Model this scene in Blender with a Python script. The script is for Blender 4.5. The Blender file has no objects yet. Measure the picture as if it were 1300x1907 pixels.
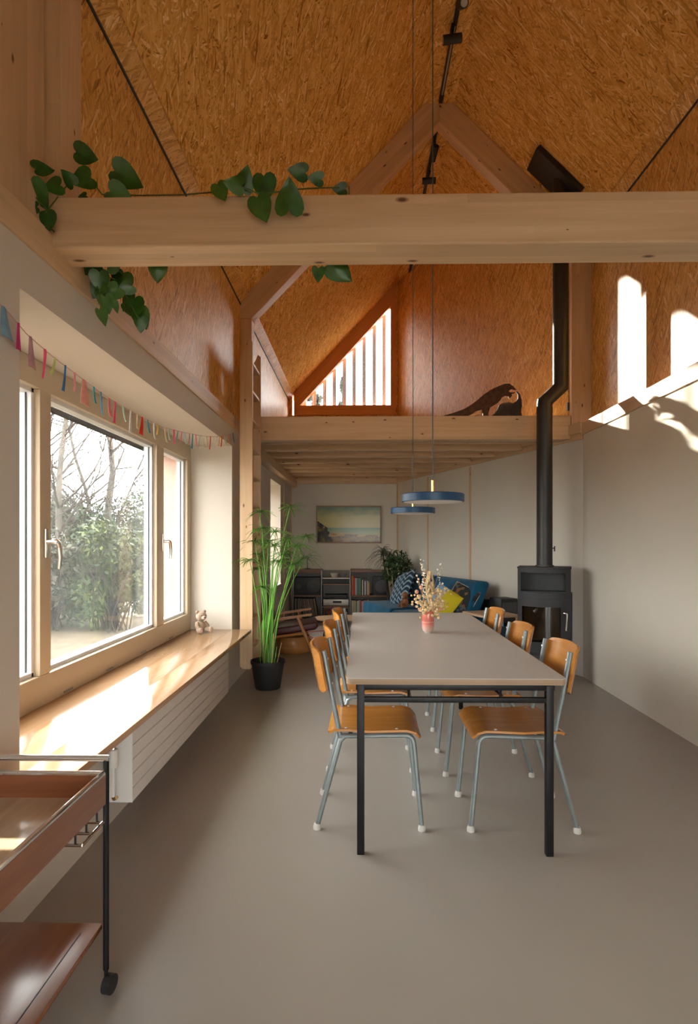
import bpy, bmesh, math, random
import numpy as np
from mathutils import Vector, Matrix

random.seed(7)
RNG = np.random.default_rng(7)
SC = bpy.context.scene
COL = SC.collection
PI = math.pi

# ------------------------------------------------------------------ camera
F_PX, HORIZON, YAW, CAM_H = 1080.0, 1008.0, math.atan(20 / 1080.0), 1.30
cam = bpy.data.cameras.new('camera')
cam.sensor_fit = 'HORIZONTAL'
cam.sensor_width = 24.0
cam.lens = 24.0 * F_PX / 1300.0
cam.shift_y = (HORIZON - 953.5) / 1300.0
cam.clip_start, cam.clip_end = 0.05, 300
cam_o = bpy.data.objects.new('camera', cam)
cam_o.location = (0, 0, CAM_H)
cam_o.rotation_euler = (PI / 2, 0, YAW)
COL.objects.link(cam_o)
SC.camera = cam_o

# ------------------------------------------------------------------ light
wd = bpy.data.worlds.new('overcast_sky')
SC.world = wd
wd.use_nodes = True
bg = wd.node_tree.nodes['Background']
bg.inputs[0].default_value = (1.0, 0.99, 0.97, 1)
bg.inputs[1].default_value = 9.0
sun = bpy.data.lights.new('sun', 'SUN')
sun.energy = 30.0
sun.angle = math.radians(0.9)
sun.color = (1.0, 0.90, 0.74)
SUN_DIR = Vector((1.0, -2.53, -0.82)).normalized()
sun_o = bpy.data.objects.new('sun', sun)
sun_o.rotation_euler = SUN_DIR.to_track_quat('-Z', 'Y').to_euler()
sun_o.location = (-6, 16, 9)
COL.objects.link(sun_o)

SC.view_settings.view_transform = 'Standard'
SC.view_settings.look = 'None'
SC.view_settings.gamma = 1.0
SC.view_settings.use_curve_mapping = False
SC.view_settings.exposure = 0.65
SC.cycles.max_bounces = 14
SC.cycles.diffuse_bounces = 8
SC.cycles.glossy_bounces = 4
SC.cycles.transmission_bounces = 6
SC.cycles.transparent_max_bounces = 16
SC.cycles.sample_clamp_indirect = 8.0
SC.cycles.caustics_reflective = False
SC.cycles.caustics_refractive = False
SC.cycles.use_denoising = True


# ------------------------------------------------------------------ helpers
def W(u, v, Y):
    """World point at room depth Y that stands behind photo pixel (u, v)."""
    dx = (u - 650.0) / F_PX
    c, s = math.cos(YAW), math.sin(YAW)
    q = Y / (dx * s + c)
    return Vector(((dx * c - s) * q, Y, CAM_H + (HORIZON - v) / F_PX * q))


class MB:
    """Collects shapes; build() links them as one mesh object."""

    def __init__(self):
        self.v, self.f = [], []

    def add(self, vs, fs, M=None):
        b = len(self.v)
        for p in vs:
            p = Vector(p)
            self.v.append(M @ p if M is not None else p)
        self.f += [[b + i for i in q] for q in fs]
        return self

    def box(self, x0, x1, y0, y1, z0, z1, M=None):
        vs = [(x, y, z) for z in (z0, z1) for y in (y0, y1) for x in (x0, x1)]
        return self.add(vs, [(0, 2, 3, 1), (4, 5, 7, 6), (0, 1, 5, 4), (2, 6, 7, 3), (0, 4, 6, 2), (1, 3, 7, 5)], M)

    def prism(self, pts, d):
        """Extrude a planar polygon (3D points) by vector d."""
        n, d = len(pts), Vector(d)
        a = [Vector(p) for p in pts]
        nn = Vector((0, 0, 0))
        for i in range(n):
            nn += a[i].cross(a[(i + 1) % n])
        if nn.dot(d) > 0:
            a = a[::-1]
        vs = a + [p + d for p in a]
        fs = [list(range(n)), [n + i for i in range(n)][::-1]]
        fs += [[(i + 1) % n, i, n + i, n + (i + 1) % n] for i in range(n)]
        return self.add(vs, fs)

    def tube(self, path, r, n=10, cap=True):
        P = [Vector(p) for p in path]
        m = len(P)
        rs = r if isinstance(r, (list, tuple)) else [r] * m
        vs, fs = [], []
        t0 = (P[1] - P[0]).normalized()
        ref = Vector((0, 0, 1)) if abs(t0.z) < 0.9 else Vector((1, 0, 0))
        u = (ref - t0 * ref.dot(t0)).normalized()
        for i in range(m):
            if i == 0:
                t = t0
            elif i == m - 1:
                t = (P[i] - P[i - 1]).normalized()
            else:
                t = ((P[i] - P[i - 1]).normalized() + (P[i + 1] - P[i]).normalized())
                t = t.normalized() if t.length > 1e-6 else (P[i] - P[i - 1]).normalized()
            u = u - t * u.dot(t)
            u = u.normalized() if u.length > 1e-6 else t.orthogonal().normalized()
            w = t.cross(u)
            for k in range(n):
                a = 2 * PI * k / n
                vs.append(P[i] + (u * math.cos(a) + w * math.sin(a)) * rs[i])
        for i in range(m - 1):
            for k in range(n):
                k2 = (k + 1) % n
                fs.append((i * n + k, i * n + k2, (i + 1) * n + k2, (i + 1) * n + k))
        if cap:
            fs.append(list(range(n))[::-1])
            fs.append([(m - 1) * n + k for k in range(n)])
        return self.add(vs, fs)

    def lathe(self, prof, n=28, M=None):
        """prof: (radius, z) pairs, bottom to top."""
        vs, fs = [], []
        m = len(prof)
        for (r, z) in prof:
            for k in range(n):
                a = 2 * PI * k / n
                vs.append((max(r, 1e-5) * math.cos(a), max(r, 1e-5) * math.sin(a), z))
        for i in range(m - 1):
            for k in range(n):
                k2 = (k + 1) % n
                fs.append((i * n + k, i * n + k2, (i + 1) * n + k2, (i + 1) * n + k))
        fs.append(list(range(n))[::-1])
        fs.append([(m - 1) * n + k for k in range(n)])
        return self.add(vs, fs, M)

    def ell(self, c, r, n=16, m=10, M=None):
        vs, fs = [], []
        for j in range(m + 1):
            th = PI * j / m
            for k in range(n):
                a = 2 * PI * k / n
                s = max(math.sin(th), 1e-4)
                vs.append((c[0] + r[0] * s * math.cos(a), c[1] + r[1] * s * math.sin(a), c[2] - r[2] * math.cos(th)))
        for j in range(m):
            for k in range(n):
                k2 = (k + 1) % n
                fs.append((j * n + k, j * n + k2, (j + 1) * n + k2, (j + 1) * n + k))
        return self.add(vs, fs, M)

    def sheet(self, fn, nu, nv, th, M=None):
        """A closed, thick sheet grown from fn(u, v) with u, v in 0..1."""
        P = [[Vector(fn(i / nu, j / nv)) for j in range(nv + 1)] for i in range(nu + 1)]
        N = [[None] * (nv + 1) for _ in range(nu + 1)]
        for i in range(nu + 1):
            for j in range(nv + 1):
                du = P[min(i + 1, nu)][j] - P[max(i - 1, 0)][j]
                dv = P[i][min(j + 1, nv)] - P[i][max(j - 1, 0)]
                nrm = du.cross(dv)
                N[i][j] = nrm.normalized() if nrm.length > 1e-9 else Vector((0, 0, 1))
        idx = lambda i, j: i * (nv + 1) + j
        tot = (nu + 1) * (nv + 1)
        vs = [P[i][j] + N[i][j] * th / 2 for i in range(nu + 1) for j in range(nv + 1)]
        vs += [P[i][j] - N[i][j] * th / 2 for i in range(nu + 1) for j in range(nv + 1)]
        fs = []
        for i in range(nu):
            for j in range(nv):
                q = (idx(i, j), idx(i + 1, j), idx(i + 1, j + 1), idx(i, j + 1))
                fs.append(q)
                fs.append(tuple(tot + k for k in q[::-1]))
        rim = [idx(i, 0) for i in range(nu)] + [idx(nu, j) for j in range(nv)] + \
              [idx(i, nv) for i in range(nu, 0, -1)] + [idx(0, j) for j in range(nv, 0, -1)]
        for a, b in zip(rim, rim[1:] + rim[:1]):
            fs.append((b, a, tot + a, tot + b))
        return self.add(vs, fs, M)

    def mesh(self, name, axis=(1, 0, 0), smooth=35, uv01=False):
        me = bpy.data.meshes.new(name)
        me.from_pydata([tuple(p) for p in self.v], [], self.f)
        me.update()
        ax = Vector(axis).normalized()
        uvl = me.uv_layers.new(name='UVMap')
        co = me.vertices
        off = Vector((random.random() * 9, random.random() * 9))
        if uv01:
            off = Vector((0, 0))
        for p in me.polygons:
            n = p.normal
            t = ax - n * ax.dot(n)
            if t.length < 0.2:
                alt = Vector((0, 0, 1)) if abs(ax.z) < 0.5 else Vector((1, 0, 0))
                t = alt - n * alt.dot(n)
                if t.length < 0.2:
                    t = Vector((0, 1, 0)) - n * n.y
            t.normalize()
            b = n.cross(t)
            for li in p.loop_indices:
                c = co[me.loops[li].vertex_index].co
                uvl.data[li].uv = (c.dot(t) + off.x, c.dot(b) + off.y)
        if smooth:
            for p in me.polygons:
                p.use_smooth = True
            me.set_sharp_from_angle(angle=math.radians(smooth))
        return me

    def build(self, name, mat, parent=None, axis=(1, 0, 0), smooth=35, bevel=0, loc=None, uv01=False, seg=2):
        me = self.mesh(name, axis, smooth, uv01)
        if isinstance(mat, str):
            mat = M_[mat]
        me.materials.append(mat)
        o = bpy.data.objects.new(name, me)
        COL.objects.link(o)
        if parent is not None:
            o.parent = parent
        if loc is not None:
            o.location = loc
        if bevel:
            bm = bmesh.new()
            bm.from_mesh(me)
            ed = [e for e in bm.edges if len(e.link_faces) == 2 and e.calc_face_angle(0) > math.radians(40)]
            bmesh.ops.bevel(bm, geom=ed, offset=bevel, segments=seg, profile=0.6, affect='EDGES', clamp_overlap=True)
            bm.to_mesh(me)
            bm.free()
            if smooth:
                for p in me.polygons:
                    p.use_smooth = True
                me.set_sharp_from_angle(angle=math.radians(smooth))
        return o


def tag(o, label=None, cat=None, group=None, kind=None):
    if label:
        o['label'] = label
    if cat:
        o['category'] = cat
    if group:
        o['group'] = group
    if kind:
        o['kind'] = kind
    return o


def thing(name, label, cat, loc=(0, 0, 0), rz=0.0, group=None):
    o = bpy.data.objects.new(name, None)
    o.empty_display_size = 0.1
    COL.objects.link(o)
    o.location = loc
    o.rotation_euler = (0, 0, rz)
    return tag(o, label, cat, group)


def struct(o, label=None):
    o['kind'] = 'structure'
    if label:
        o['label'] = label
    return o


def copy_tree(o, parent=None):
    c = o.copy()
    COL.objects.link(c)
    c.parent = parent
    for ch in list(o.children):
        copy_tree(ch, c)
    return c


def inst(name, me, parent, M):
    """One more object on shared mesh data."""
    o = bpy.data.objects.new(name, me)
    COL.objects.link(o)
    o.parent = parent
    o.matrix_local = M
    return o


def arc(p, q, c, n=6):
    """Quadratic bend from p to q round the corner c."""
    p, q, c = Vector(p), Vector(q), Vector(c)
    return [(p * (1 - t) ** 2 + c * 2 * t * (1 - t) + q * t * t) for t in [i / n for i in range(n + 1)]]


# ------------------------------------------------------------------ materials
M_ = {}


class NT:
    def __init__(self, name):
        self.m = bpy.data.materials.new(name)
        self.m.use_nodes = True
        self.t = self.m.node_tree
        self.n = self.t.nodes
        self.b = self.n['Principled BSDF']
        M_[name] = self.m

    def new(self, kind, **kw):
        nd = self.n.new(kind)
        for k, v in kw.items():
            setattr(nd, k, v)
        return nd

    def link(self, a, b):
        self.t.links.new(a, b)

    def val(self, sock, v):
        if hasattr(v, 'links') or isinstance(v, bpy.types.NodeSocket):
            self.link(v, sock)
        else:
            sock.default_value = v

    def math(self, op, a, b=0.0, clamp=False):
        nd = self.new('ShaderNodeMath', operation=op, use_clamp=clamp)
        self.val(nd.inputs[0], a)
        self.val(nd.inputs[1], b)
        return nd.outputs[0]

    def mix(self, fac, a, b, blend='MIX'):
        nd = self.new('ShaderNodeMix', data_type='RGBA', blend_type=blend)
        self.val(nd.inputs[0], fac)
        self.val(nd.inputs[6], a if not isinstance(a, tuple) else (*a[:3], 1))
        self.val(nd.inputs[7], b if not isinstance(b, tuple) else (*b[:3], 1))
        return nd.outputs[2]

    def uv(self, scale=(1, 1, 1), rot=0.0, src='UV', rand=True, loc=(0, 0, 0)):
        tc = self.new('ShaderNodeTexCoord')
        v = tc.outputs[src]
        if rand:
            oi = self.new('ShaderNodeObjectInfo')
            mv = self.new('ShaderNodeVectorMath', operation='MULTIPLY_ADD')
            cx = self.new('ShaderNodeCombineXYZ')
            self.link(oi.outputs['Random'], cx.inputs[0])
            self.link(oi.outputs['Random'], cx.inputs[1])
            self.link(cx.outputs[0], mv.inputs[0])
            mv.inputs[1].default_value = (37.0, 91.0, 0)
            self.link(v, mv.inputs[2])
            v = mv.outputs[0]
        mp = self.new('ShaderNodeMapping')
        if rot:
            mp.vector_type = 'TEXTURE'          # turn first, then squash
            scale = tuple(1.0 / c for c in scale)
        mp.inputs['Scale'].default_value = scale
        mp.inputs['Rotation'].default_value = (0, 0, rot)
        mp.inputs['Location'].default_value = loc
        self.link(v, mp.inputs[0])
        return mp.outputs[0]

    def noise(self, vec, scale=1.0, detail=3.0, rough=0.5, dim='3D', dist=0.0):
        nd = self.new('ShaderNodeTexNoise', noise_dimensions=dim)
        if vec is not None:
            self.link(vec, nd.inputs['Vector'])
        nd.inputs['Scale'].default_value = scale
        nd.inputs['Detail'].default_value = detail
        nd.inputs['Roughness'].default_value = rough
        nd.inputs['Distortion'].default_value = dist
        return nd.outputs[0]

    def ramp(self, fac, stops, interp='LINEAR'):
        nd = self.new('ShaderNodeValToRGB')
        el = nd.color_ramp.elements
        nd.color_ramp.interpolation = interp
        while len(el) > 1:
            el.remove(el[-1])
        el[0].position, el[0].color = stops[0][0], (*stops[0][1][:3], 1)
        for p, c in stops[1:]:
            e = el.new(p)
            e.color = (*c[:3], 1)
        self.link(fac, nd.inputs[0])
        return nd.outputs[0]

    def bump(self, h, strength=0.3, dist=0.01):
        nd = self.new('ShaderNodeBump')
        nd.inputs['Strength'].default_value = strength
        nd.inputs['Distance'].default_value = dist
        self.link(h, nd.inputs['Height'])
        self.link(nd.outputs[0], self.b.inputs['Normal'])

    def fin(self, col, rough=0.6, metal=0.0, spec=0.5, coat=0.0, sheen=0.0):
        self.val(self.b.inputs['Base Color'], (*col[:3], 1) if isinstance(col, tuple) else col)
        self.val(self.b.inputs['Roughness'], rough)
        self.b.inputs['Metallic'].default_value = metal
        self.b.inputs['Specular IOR Level'].default_value = spec
        self.b.inputs['Coat Weight'].default_value = coat
        self.b.inputs['Coat Roughness'].default_value = 0.15
        self.b.inputs['Sheen Weight'].default_value = sheen
        return self.m


def lin(r, g, b):
    f = lambda c: ((c / 255 + 0.055) / 1.055) ** 2.4 if c > 10 else c / 255 / 12.92
    return (f(r), f(g), f(b))


def plain(name, col, rough=0.5, metal=0.0, spec=0.5, var=0.08, scale=6.0, bump=0.0, coat=0.0, sheen=0.0, src='Object'):
    """A colour with soft procedural unevenness."""
    t = NT(name)
    vec = t.uv(src=src)
    n = t.noise(vec, scale, 4.0)
    lo = tuple(c * (1 - var) for c in col)
    hi = tuple(min(1, c * (1 + var)) for c in col)
    t.fin(t.ramp(n, [(0.3, lo), (0.7, hi)]), rough, metal, spec, coat, sheen)
    if bump:
        t.bump(t.noise(vec, scale * 18, 3.0), bump, 0.004)
    return t.m


def wood(name, lo, mid, hi, rough=0.5, knots=0.0, lam=0.0, coat=0.0, grain=1.0, spec=0.4):
    t = NT(name)
    v = t.uv((1.6, 26 * grain, 1))
    n1 = t.noise(v, 1.0, 5.0, 0.6, dist=0.6)
    v2 = t.uv((0.7, 5 * grain, 1))
    n2 = t.noise(v2, 1.0, 3.0, 0.5)
    f = t.math('ADD', t.math('MULTIPLY', n1, 0.62), t.math('MULTIPLY', n2, 0.38))
    col = t.ramp(f, [(0.30, lo), (0.5, mid), (0.72, hi)])
    if lam:
        vl = t.uv((0.45, 1 / lam, 1))
        sp = t.new('ShaderNodeSeparateXYZ')
        t.link(vl, sp.inputs[0])
        fl = t.math('FLOOR', sp.outputs[1])
        wn = t.new('ShaderNodeTexWhiteNoise', noise_dimensions='2D')
        cb = t.new('ShaderNodeCombineXYZ')
        t.link(fl, cb.inputs[0])
        t.link(t.math('FLOOR', t.math('ADD', sp.outputs[0], t.math('MULTIPLY', fl, 0.37))), cb.inputs[1])
        t.link(cb.outputs[0], wn.inputs[0])
        col = t.mix(t.math('MULTIPLY', wn.outputs[0], 0.28), col, tuple(c * 0.55 for c in lo), 'MIX')
    if knots:
        vk = t.uv((3.2, 7.5, 1))
        vo = t.new('ShaderNodeTexVoronoi', voronoi_dimensions='2D')
        t.link(vk, vo.inputs['Vector'])
        vo.inputs['Scale'].default_value = 1.0
        sc = t.new('ShaderNodeSeparateColor')
        t.link(vo.outputs['Color'], sc.inputs[0])
        pick = t.math('GREATER_THAN', sc.outputs[0], 0.50)
        rad = t.math('MULTIPLY', sc.outputs[1], 0.085 * knots)
        kn = t.math('SUBTRACT', 1.0, t.math('DIVIDE', vo.outputs['Distance'], t.math('ADD', rad, 0.02)), clamp=True)
        kn = t.math('MULTIPLY', t.math('MULTIPLY', kn, pick), 1.6, clamp=True)
        col = t.mix(kn, col, (0.13, 0.06, 0.025))
    t.fin(col, rough, 0.0, spec, coat)
    t.bump(n1, 0.06, 0.004)
    return t.m


def osb(name, gain=1.0, rough=0.38, aim=0.0, spread=(0.0, 0.55, -0.5, 1.1, -1.2), spec=0.35):
    t = NT(name)
    base = t.uv((1, 1, 1))
    wob = t.noise(base, 14.0, 2.0)
    cur = None
    for i, a in enumerate(spread):
        v = t.uv((15 - 1.3 * i, 66 + 9 * i, 1), rot=aim + a + 0.001, loc=(3.1 * i, 7.7 * i, 0))
        ad = t.new('ShaderNodeVectorMath', operation='MULTIPLY_ADD')
        cb = t.new('ShaderNodeCombineXYZ')
        t.link(wob, cb.inputs[0])
        t.link(wob, cb.inputs[1])
        t.link(cb.outputs[0], ad.inputs[0])
        ad.inputs[1].default_value = (0.8, 2.2, 0)
        t.link(v, ad.inputs[2])
        vo = t.new('ShaderNodeTexVoronoi', voronoi_dimensions='2D')
        t.link(ad.outputs[0], vo.inputs['Vector'])
        vo.inputs['Scale'].default_value = 1.0
        sc = t.new('ShaderNodeSeparateColor')
        t.link(vo.outputs['Color'], sc.inputs[0])
        if cur is None:
            cur = sc.outputs[0]
        else:
            pick = t.math('GREATER_THAN', sc.outputs[1], 0.60)
            mx = t.new('ShaderNodeMix', data_type='FLOAT')
            t.link(pick, mx.inputs[0])
            t.link(cur, mx.inputs[2])
            t.link(sc.outputs[0], mx.inputs[3])
            cur = mx.outputs[0]
    big = t.noise(base, 1.7, 3.0)
    f = t.math('ADD', t.math('MULTIPLY', cur, 0.8), t.math('MULTIPLY', big, 0.2))
    g = gain
    col = t.ramp(f, [(0.06, (0.25 * g, 0.090 * g, 0.018 * g)), (0.17, (0.51 * g, 0.265 * g, 0.068 * g)),
                     (0.5, (0.70 * g, 0.385 * g, 0.110 * g)), (0.80, (0.78 * g, 0.465 * g, 0.155 * g)),
                     (0.92, (0.90 * g, 0.66 * g, 0.34 * g))])
    t.fin(col, rough, 0.0, spec)
    t.bump(cur, 0.22, 0.004)
    return t.m


def glass_mat(name, tint=(0.97, 0.985, 0.98), rough=0.0, ior=1.45, haze=0.0):
    t = NT(name)
    tr = t.new('ShaderNodeBsdfTransparent')
    tr.inputs[0].default_value = (*tint, 1)
    gl = t.new('ShaderNodeBsdfGlossy')
    gl.inputs['Roughness'].default_value = rough
    fr = t.new('ShaderNodeLayerWeight')
    fr.inputs[0].default_value = 0.5
    mx = t.new('ShaderNodeMixShader')
    fac = t.math('ADD', t.math('MULTIPLY', t.math('POWER', fr.outputs['Facing'], 5.0), 0.7), 0.035)
    t.link(fac, mx.inputs[0])
    t.link(tr.outputs[0], mx.inputs[1])
    t.link(gl.outputs[0], mx.inputs[2])
    out = mx.outputs[0]
    if haze:  # faint haze put into the pane by a pale translucent mix
        df = t.new('ShaderNodeBsdfDiffuse')
        df.inputs[0].default_value = (0.7, 0.74, 0.74, 1)
        tl = t.new('ShaderNodeBsdfTranslucent')
        tl.inputs[0].default_value = (0.75, 0.82, 0.84, 1)
        nz = t.noise(t.uv((1, 1, 1), src='Object'), 2.2, 4.0)
        m2 = t.new('ShaderNodeMixShader')
        t.link(t.math('MULTIPLY', nz, haze), m2.inputs[0])
        t.link(out, m2.inputs[1])
        t.link(tl.outputs[0], m2.inputs[2])
        out = m2.outputs[0]
    t.link(out, t.n['Material Output'].inputs[0])
    return t.m


osb('osb_wall', 1.0, 0.40, PI / 2, (0.0, 0.22, -0.25, 0.5, -0.55), 0.20)
osb('osb_ceiling', 1.03, 0.6, 0.75, (0.0, 0.55, -0.5, 1.4, -1.1), 0.0)
osb('osb_ceiling_right', 1.03, 0.6, -0.55, (0.0, 0.6, -0.55, 1.4, -1.1), 0.0)
wood('spruce', (0.55, 0.355, 0.195), (0.65, 0.445, 0.265), (0.73, 0.525, 0.33), 0.5, knots=1.0, lam=0.045)
wood('spruce_plain', (0.54, 0.35, 0.19), (0.64, 0.435, 0.255), (0.71, 0.51, 0.32), 0.5, knots=0.5)
wood('larch', (0.58, 0.27, 0.10), (0.66, 0.32, 0.125), (0.72, 0.38, 0.16), 0.5, spec=0.2)
wood('larch_pale', (0.27, 0.135, 0.085), (0.33, 0.175, 0.115), (0.38, 0.215, 0.15), 0.7, spec=0.2)
wood('oak_sill', (0.42, 0.23, 0.11), (0.52, 0.31, 0.165), (0.60, 0.39, 0.23), 0.16, lam=0.05, coat=0.3, grain=0.8)
wood('chair_ply', (0.36, 0.135, 0.022), (0.47, 0.19, 0.035), (0.56, 0.25, 0.055), 0.25, coat=0.45)
wood('ply_edge', (0.48, 0.30, 0.17), (0.57, 0.38, 0.23), (0.65, 0.46, 0.30), 0.55, lam=0.004)
wood('teak', (0.17, 0.055, 0.022), (0.225, 0.078, 0.032), (0.28, 0.10, 0.042), 0.22, coat=0.4)
wood('beech', (0.40, 0.17, 0.055), (0.50, 0.23, 0.08), (0.58, 0.30, 0.11), 0.35)
wood('tray_laminate_lit', (0.46, 0.34, 0.22), (0.56, 0.44, 0.30), (0.64, 0.52, 0.37), 0.12, coat=0.5)  # pale laminate, lightened further to put sky light into its colour
wood('walnut', (0.13, 0.055, 0.028), (0.18, 0.08, 0.04), (0.23, 0.11, 0.055), 0.4)
wood('drum_wood', (0.38, 0.16, 0.045), (0.46, 0.205, 0.06), (0.52, 0.25, 0.08), 0.4)
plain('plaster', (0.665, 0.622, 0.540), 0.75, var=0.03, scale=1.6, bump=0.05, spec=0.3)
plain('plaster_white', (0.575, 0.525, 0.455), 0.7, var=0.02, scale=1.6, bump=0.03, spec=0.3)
plain('floor_resin', (0.315, 0.288, 0.252), 0.33, var=0.05, scale=0.9, spec=0.45)
plain('frame_paint', (0.52, 0.435, 0.32), 0.38, var=0.02, scale=3, spec=0.4)
plain('sash_outer', (0.70, 0.74, 0.78), 0.35, var=0.02)
plain('gasket', (0.04, 0.045, 0.05), 0.6)
plain('satin_steel', (0.70, 0.69, 0.67), 0.25, metal=1.0, var=0.03)
plain('chrome', (0.85, 0.85, 0.86), 0.08, metal=1.0, var=0.02)
plain('tube_grey', (0.24, 0.275, 0.28), 0.38, metal=0.55, var=0.08, scale=20)
plain('black_steel', (0.008, 0.008, 0.009), 0.42, var=0.1, spec=0.22)
plain('stove_steel', (0.030, 0.031, 0.034), 0.52, var=0.08, scale=10, spec=0.3)
plain('stove_dark', (0.010, 0.010, 0.011), 0.7)
plain('flue_black', (0.022, 0.021, 0.020), 0.45, var=0.12, scale=8)
plain('vermiculite', (0.42, 0.32, 0.18), 0.9, var=0.35, scale=9)
plain('linoleum', (0.475, 0.458, 0.425), 0.42, var=0.025, scale=3, spec=0.4)
plain('white_metal', (0.72, 0.70, 0.67), 0.35, var=0.015)
plain('valve_white', (0.75, 0.73, 0.69), 0.4)
plain('brass', (0.80, 0.56, 0.22), 0.25, metal=1.0, var=0.03)
plain('lamp_blue', (0.016, 0.060, 0.135), 0.38, var=0.03, spec=0.3)
plain('lamp_white', (0.80, 0.80, 0.82), 0.5, var=0.01)
plain('cord_grey', (0.10, 0.115, 0.125), 0.8, var=0.3, scale=60)
plain('black_plastic', (0.013, 0.013, 0.014), 0.5, var=0.1)
plain('pot_black', (0.010, 0.0105, 0.012), 0.55, var=0.1)
plain('soil', (0.05, 0.03, 0.02), 0.95, var=0.5, scale=30, bump=0.4)
plain('pot_blue', (0.012, 0.04, 0.11), 0.4)
plain('grey_metal', (0.30, 0.30, 0.31), 0.4, metal=0.7)
plain('grey_panel', (0.24, 0.23, 0.21), 0.6)
plain('rubber_cap', (0.50, 0.48, 0.45), 0.5)
plain('steel_dot', (0.78, 0.75, 0.70), 0.3, metal=0.6)
plain('velvet_blue', (0.006, 0.080, 0.150), 0.85, var=0.22, scale=7, sheen=0.12, bump=0.15, spec=0.2)
plain('navy_cloth', (0.006, 0.028, 0.05), 0.9, var=0.2)
plain('burgundy', (0.075, 0.010, 0.016), 0.45, var=0.12, scale=5)
plain('bear_fur', (0.36, 0.25, 0.165), 0.95, var=0.15, scale=40, bump=0.7, sheen=0.4)
plain('bear_paw', (0.56, 0.44, 0.36), 0.95, var=0.1, scale=40, bump=0.5)
plain('toy_brown', (0.30, 0.12, 0.045), 0.95, var=0.25, scale=40, bump=0.6)
plain('ink', (0.012, 0.010, 0.010), 0.3)
plain('rug_pale', (0.52, 0.46, 0.43), 0.95, var=0.08, scale=10, bump=0.4)
plain('rug_red', (0.55, 0.12, 0.11), 0.95, var=0.2, scale=20)
plain('frame_oak', (0.34, 0.235, 0.135), 0.5, var=0.1)
plain('rust', (0.075, 0.030, 0.014), 0.75, var=0.6, scale=24, bump=0.3)
plain('rock_dark', (0.050, 0.038, 0.028), 0.85, var=0.35, scale=20)
plain('cutout_pale', (0.62, 0.36, 0.17), 0.7, var=0.3, scale=30)
plain('wire_orange', (0.65, 0.30, 0.07), 0.5)
plain('string', (0.55, 0.30, 0.30), 0.9)
plain('cream_flower', (0.60, 0.45, 0.25), 0.9, var=0.2, scale=40)
plain('white_flower', (0.80, 0.74, 0.62), 0.9, var=0.1)
plain('pink_flower', (0.62, 0.33, 0.22), 0.9, var=0.2)
plain('straw', (0.48, 0.33, 0.16), 0.85, var=0.15)
plain('papyrus_green', (0.10, 0.25, 0.035), 0.5, var=0.3, scale=5)
plain('papyrus_stem', (0.115, 0.30, 0.035), 0.42, var=0.3, scale=3)
plain('straw_stem', (0.36, 0.30, 0.12), 0.7, var=0.25)
plain('dracaena_leaf', (0.050, 0.060, 0.020), 0.5, var=0.3)
plain('ficus_leaf', (0.026, 0.070, 0.014), 0.4, var=0.35, scale=14)
plain('bamboo', (0.42, 0.29, 0.14), 0.6, var=0.15)
plain('bark', (0.040, 0.032, 0.026), 0.9, var=0.35, scale=5, bump=0.6)
plain('bark_birch', (0.075, 0.066, 0.055), 0.85, var=0.4, scale=3, bump=0.4)
plain('twig', (0.045, 0.037, 0.028), 0.9, var=0.3)
plain('earth', (0.085, 0.064, 0.038), 1.0, var=0.35, scale=2.0, bump=0.5)
plain('socket', (0.02, 0.02, 0.02), 0.4)
plain('ceramic_white', (0.70, 0.68, 0.62), 0.3)
plain('paper', (0.66, 0.64, 0.60), 0.8)
plain('silver', (0.42, 0.40, 0.36), 0.4, metal=0.5)
plain('cone_black', (0.055, 0.055, 0.058), 0.6)
plain('speaker_cone', (0.085, 0.085, 0.09), 0.6)
for nm, c in (('leaf_grey', (0.030, 0.034, 0.020)), ('leaf_green', (0.018, 0.036, 0.009)), ('leaf_dark', (0.008, 0.017, 0.006)),
              ('leaf_lime', (0.045, 0.060, 0.010)), ('leaf_dry', (0.050, 0.040, 0.024))):
    plain(nm, c, 0.6, var=0.45, scale=1.5)
glass_mat('window_glass', haze=0.022)
glass_mat('gable_glass', haze=0.02)
glass_mat('stove_glass', (0.50, 0.46, 0.40), 0.03, 1.5)


def make_pothos_mat():
    t = NT('pothos_leaf')
    v = t.uv((1, 1, 1), src='Object')
    n = t.noise(v, 3.0, 3.0)
    oi = t.new('ShaderNodeObjectInfo')
    c = t.ramp(n, [(0.35, (0.012, 0.055, 0.008)), (0.65, (0.026, 0.105, 0.014))])
    c = t.mix(t.math('MULTIPLY', oi.outputs['Random'], 0.30), c, (0.10, 0.20, 0.015))
    t.fin(c, 0.32)
    t.b.inputs['Transmission Weight'].default_value = 0.0
    return t.m


make_pothos_mat()
plain('pothos_vine', (0.07, 0.12, 0.025), 0.5, var=0.2)


def make_vase_mat():
    t = NT('vase_glaze')
    tc = t.new('ShaderNodeTexCoord')
    sp = t.new('ShaderNodeSeparateXYZ')
    t.link(tc.outputs['Object'], sp.inputs[0])
    n = t.noise(tc.outputs['Object'], 40, 2)
    z = t.math('ADD', t.math('MULTIPLY', sp.outputs[2], 7.0), t.math('MULTIPLY', n, 0.03))
    col = t.ramp(z, [(0.0, (0.50, 0.43, 0.35)), (0.14, (0.55, 0.40, 0.34)), (0.30, (0.60, 0.25, 0.21)), (0.40, (0.56, 0.145, 0.11)),
                     (0.43, (0.66, 0.30, 0.24)), (0.46, (0.56, 0.14, 0.105)), (1.0, (0.60, 0.16, 0.11))])
    t.fin(col, 0.15, coat=0.4)


make_vase_mat()


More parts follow.
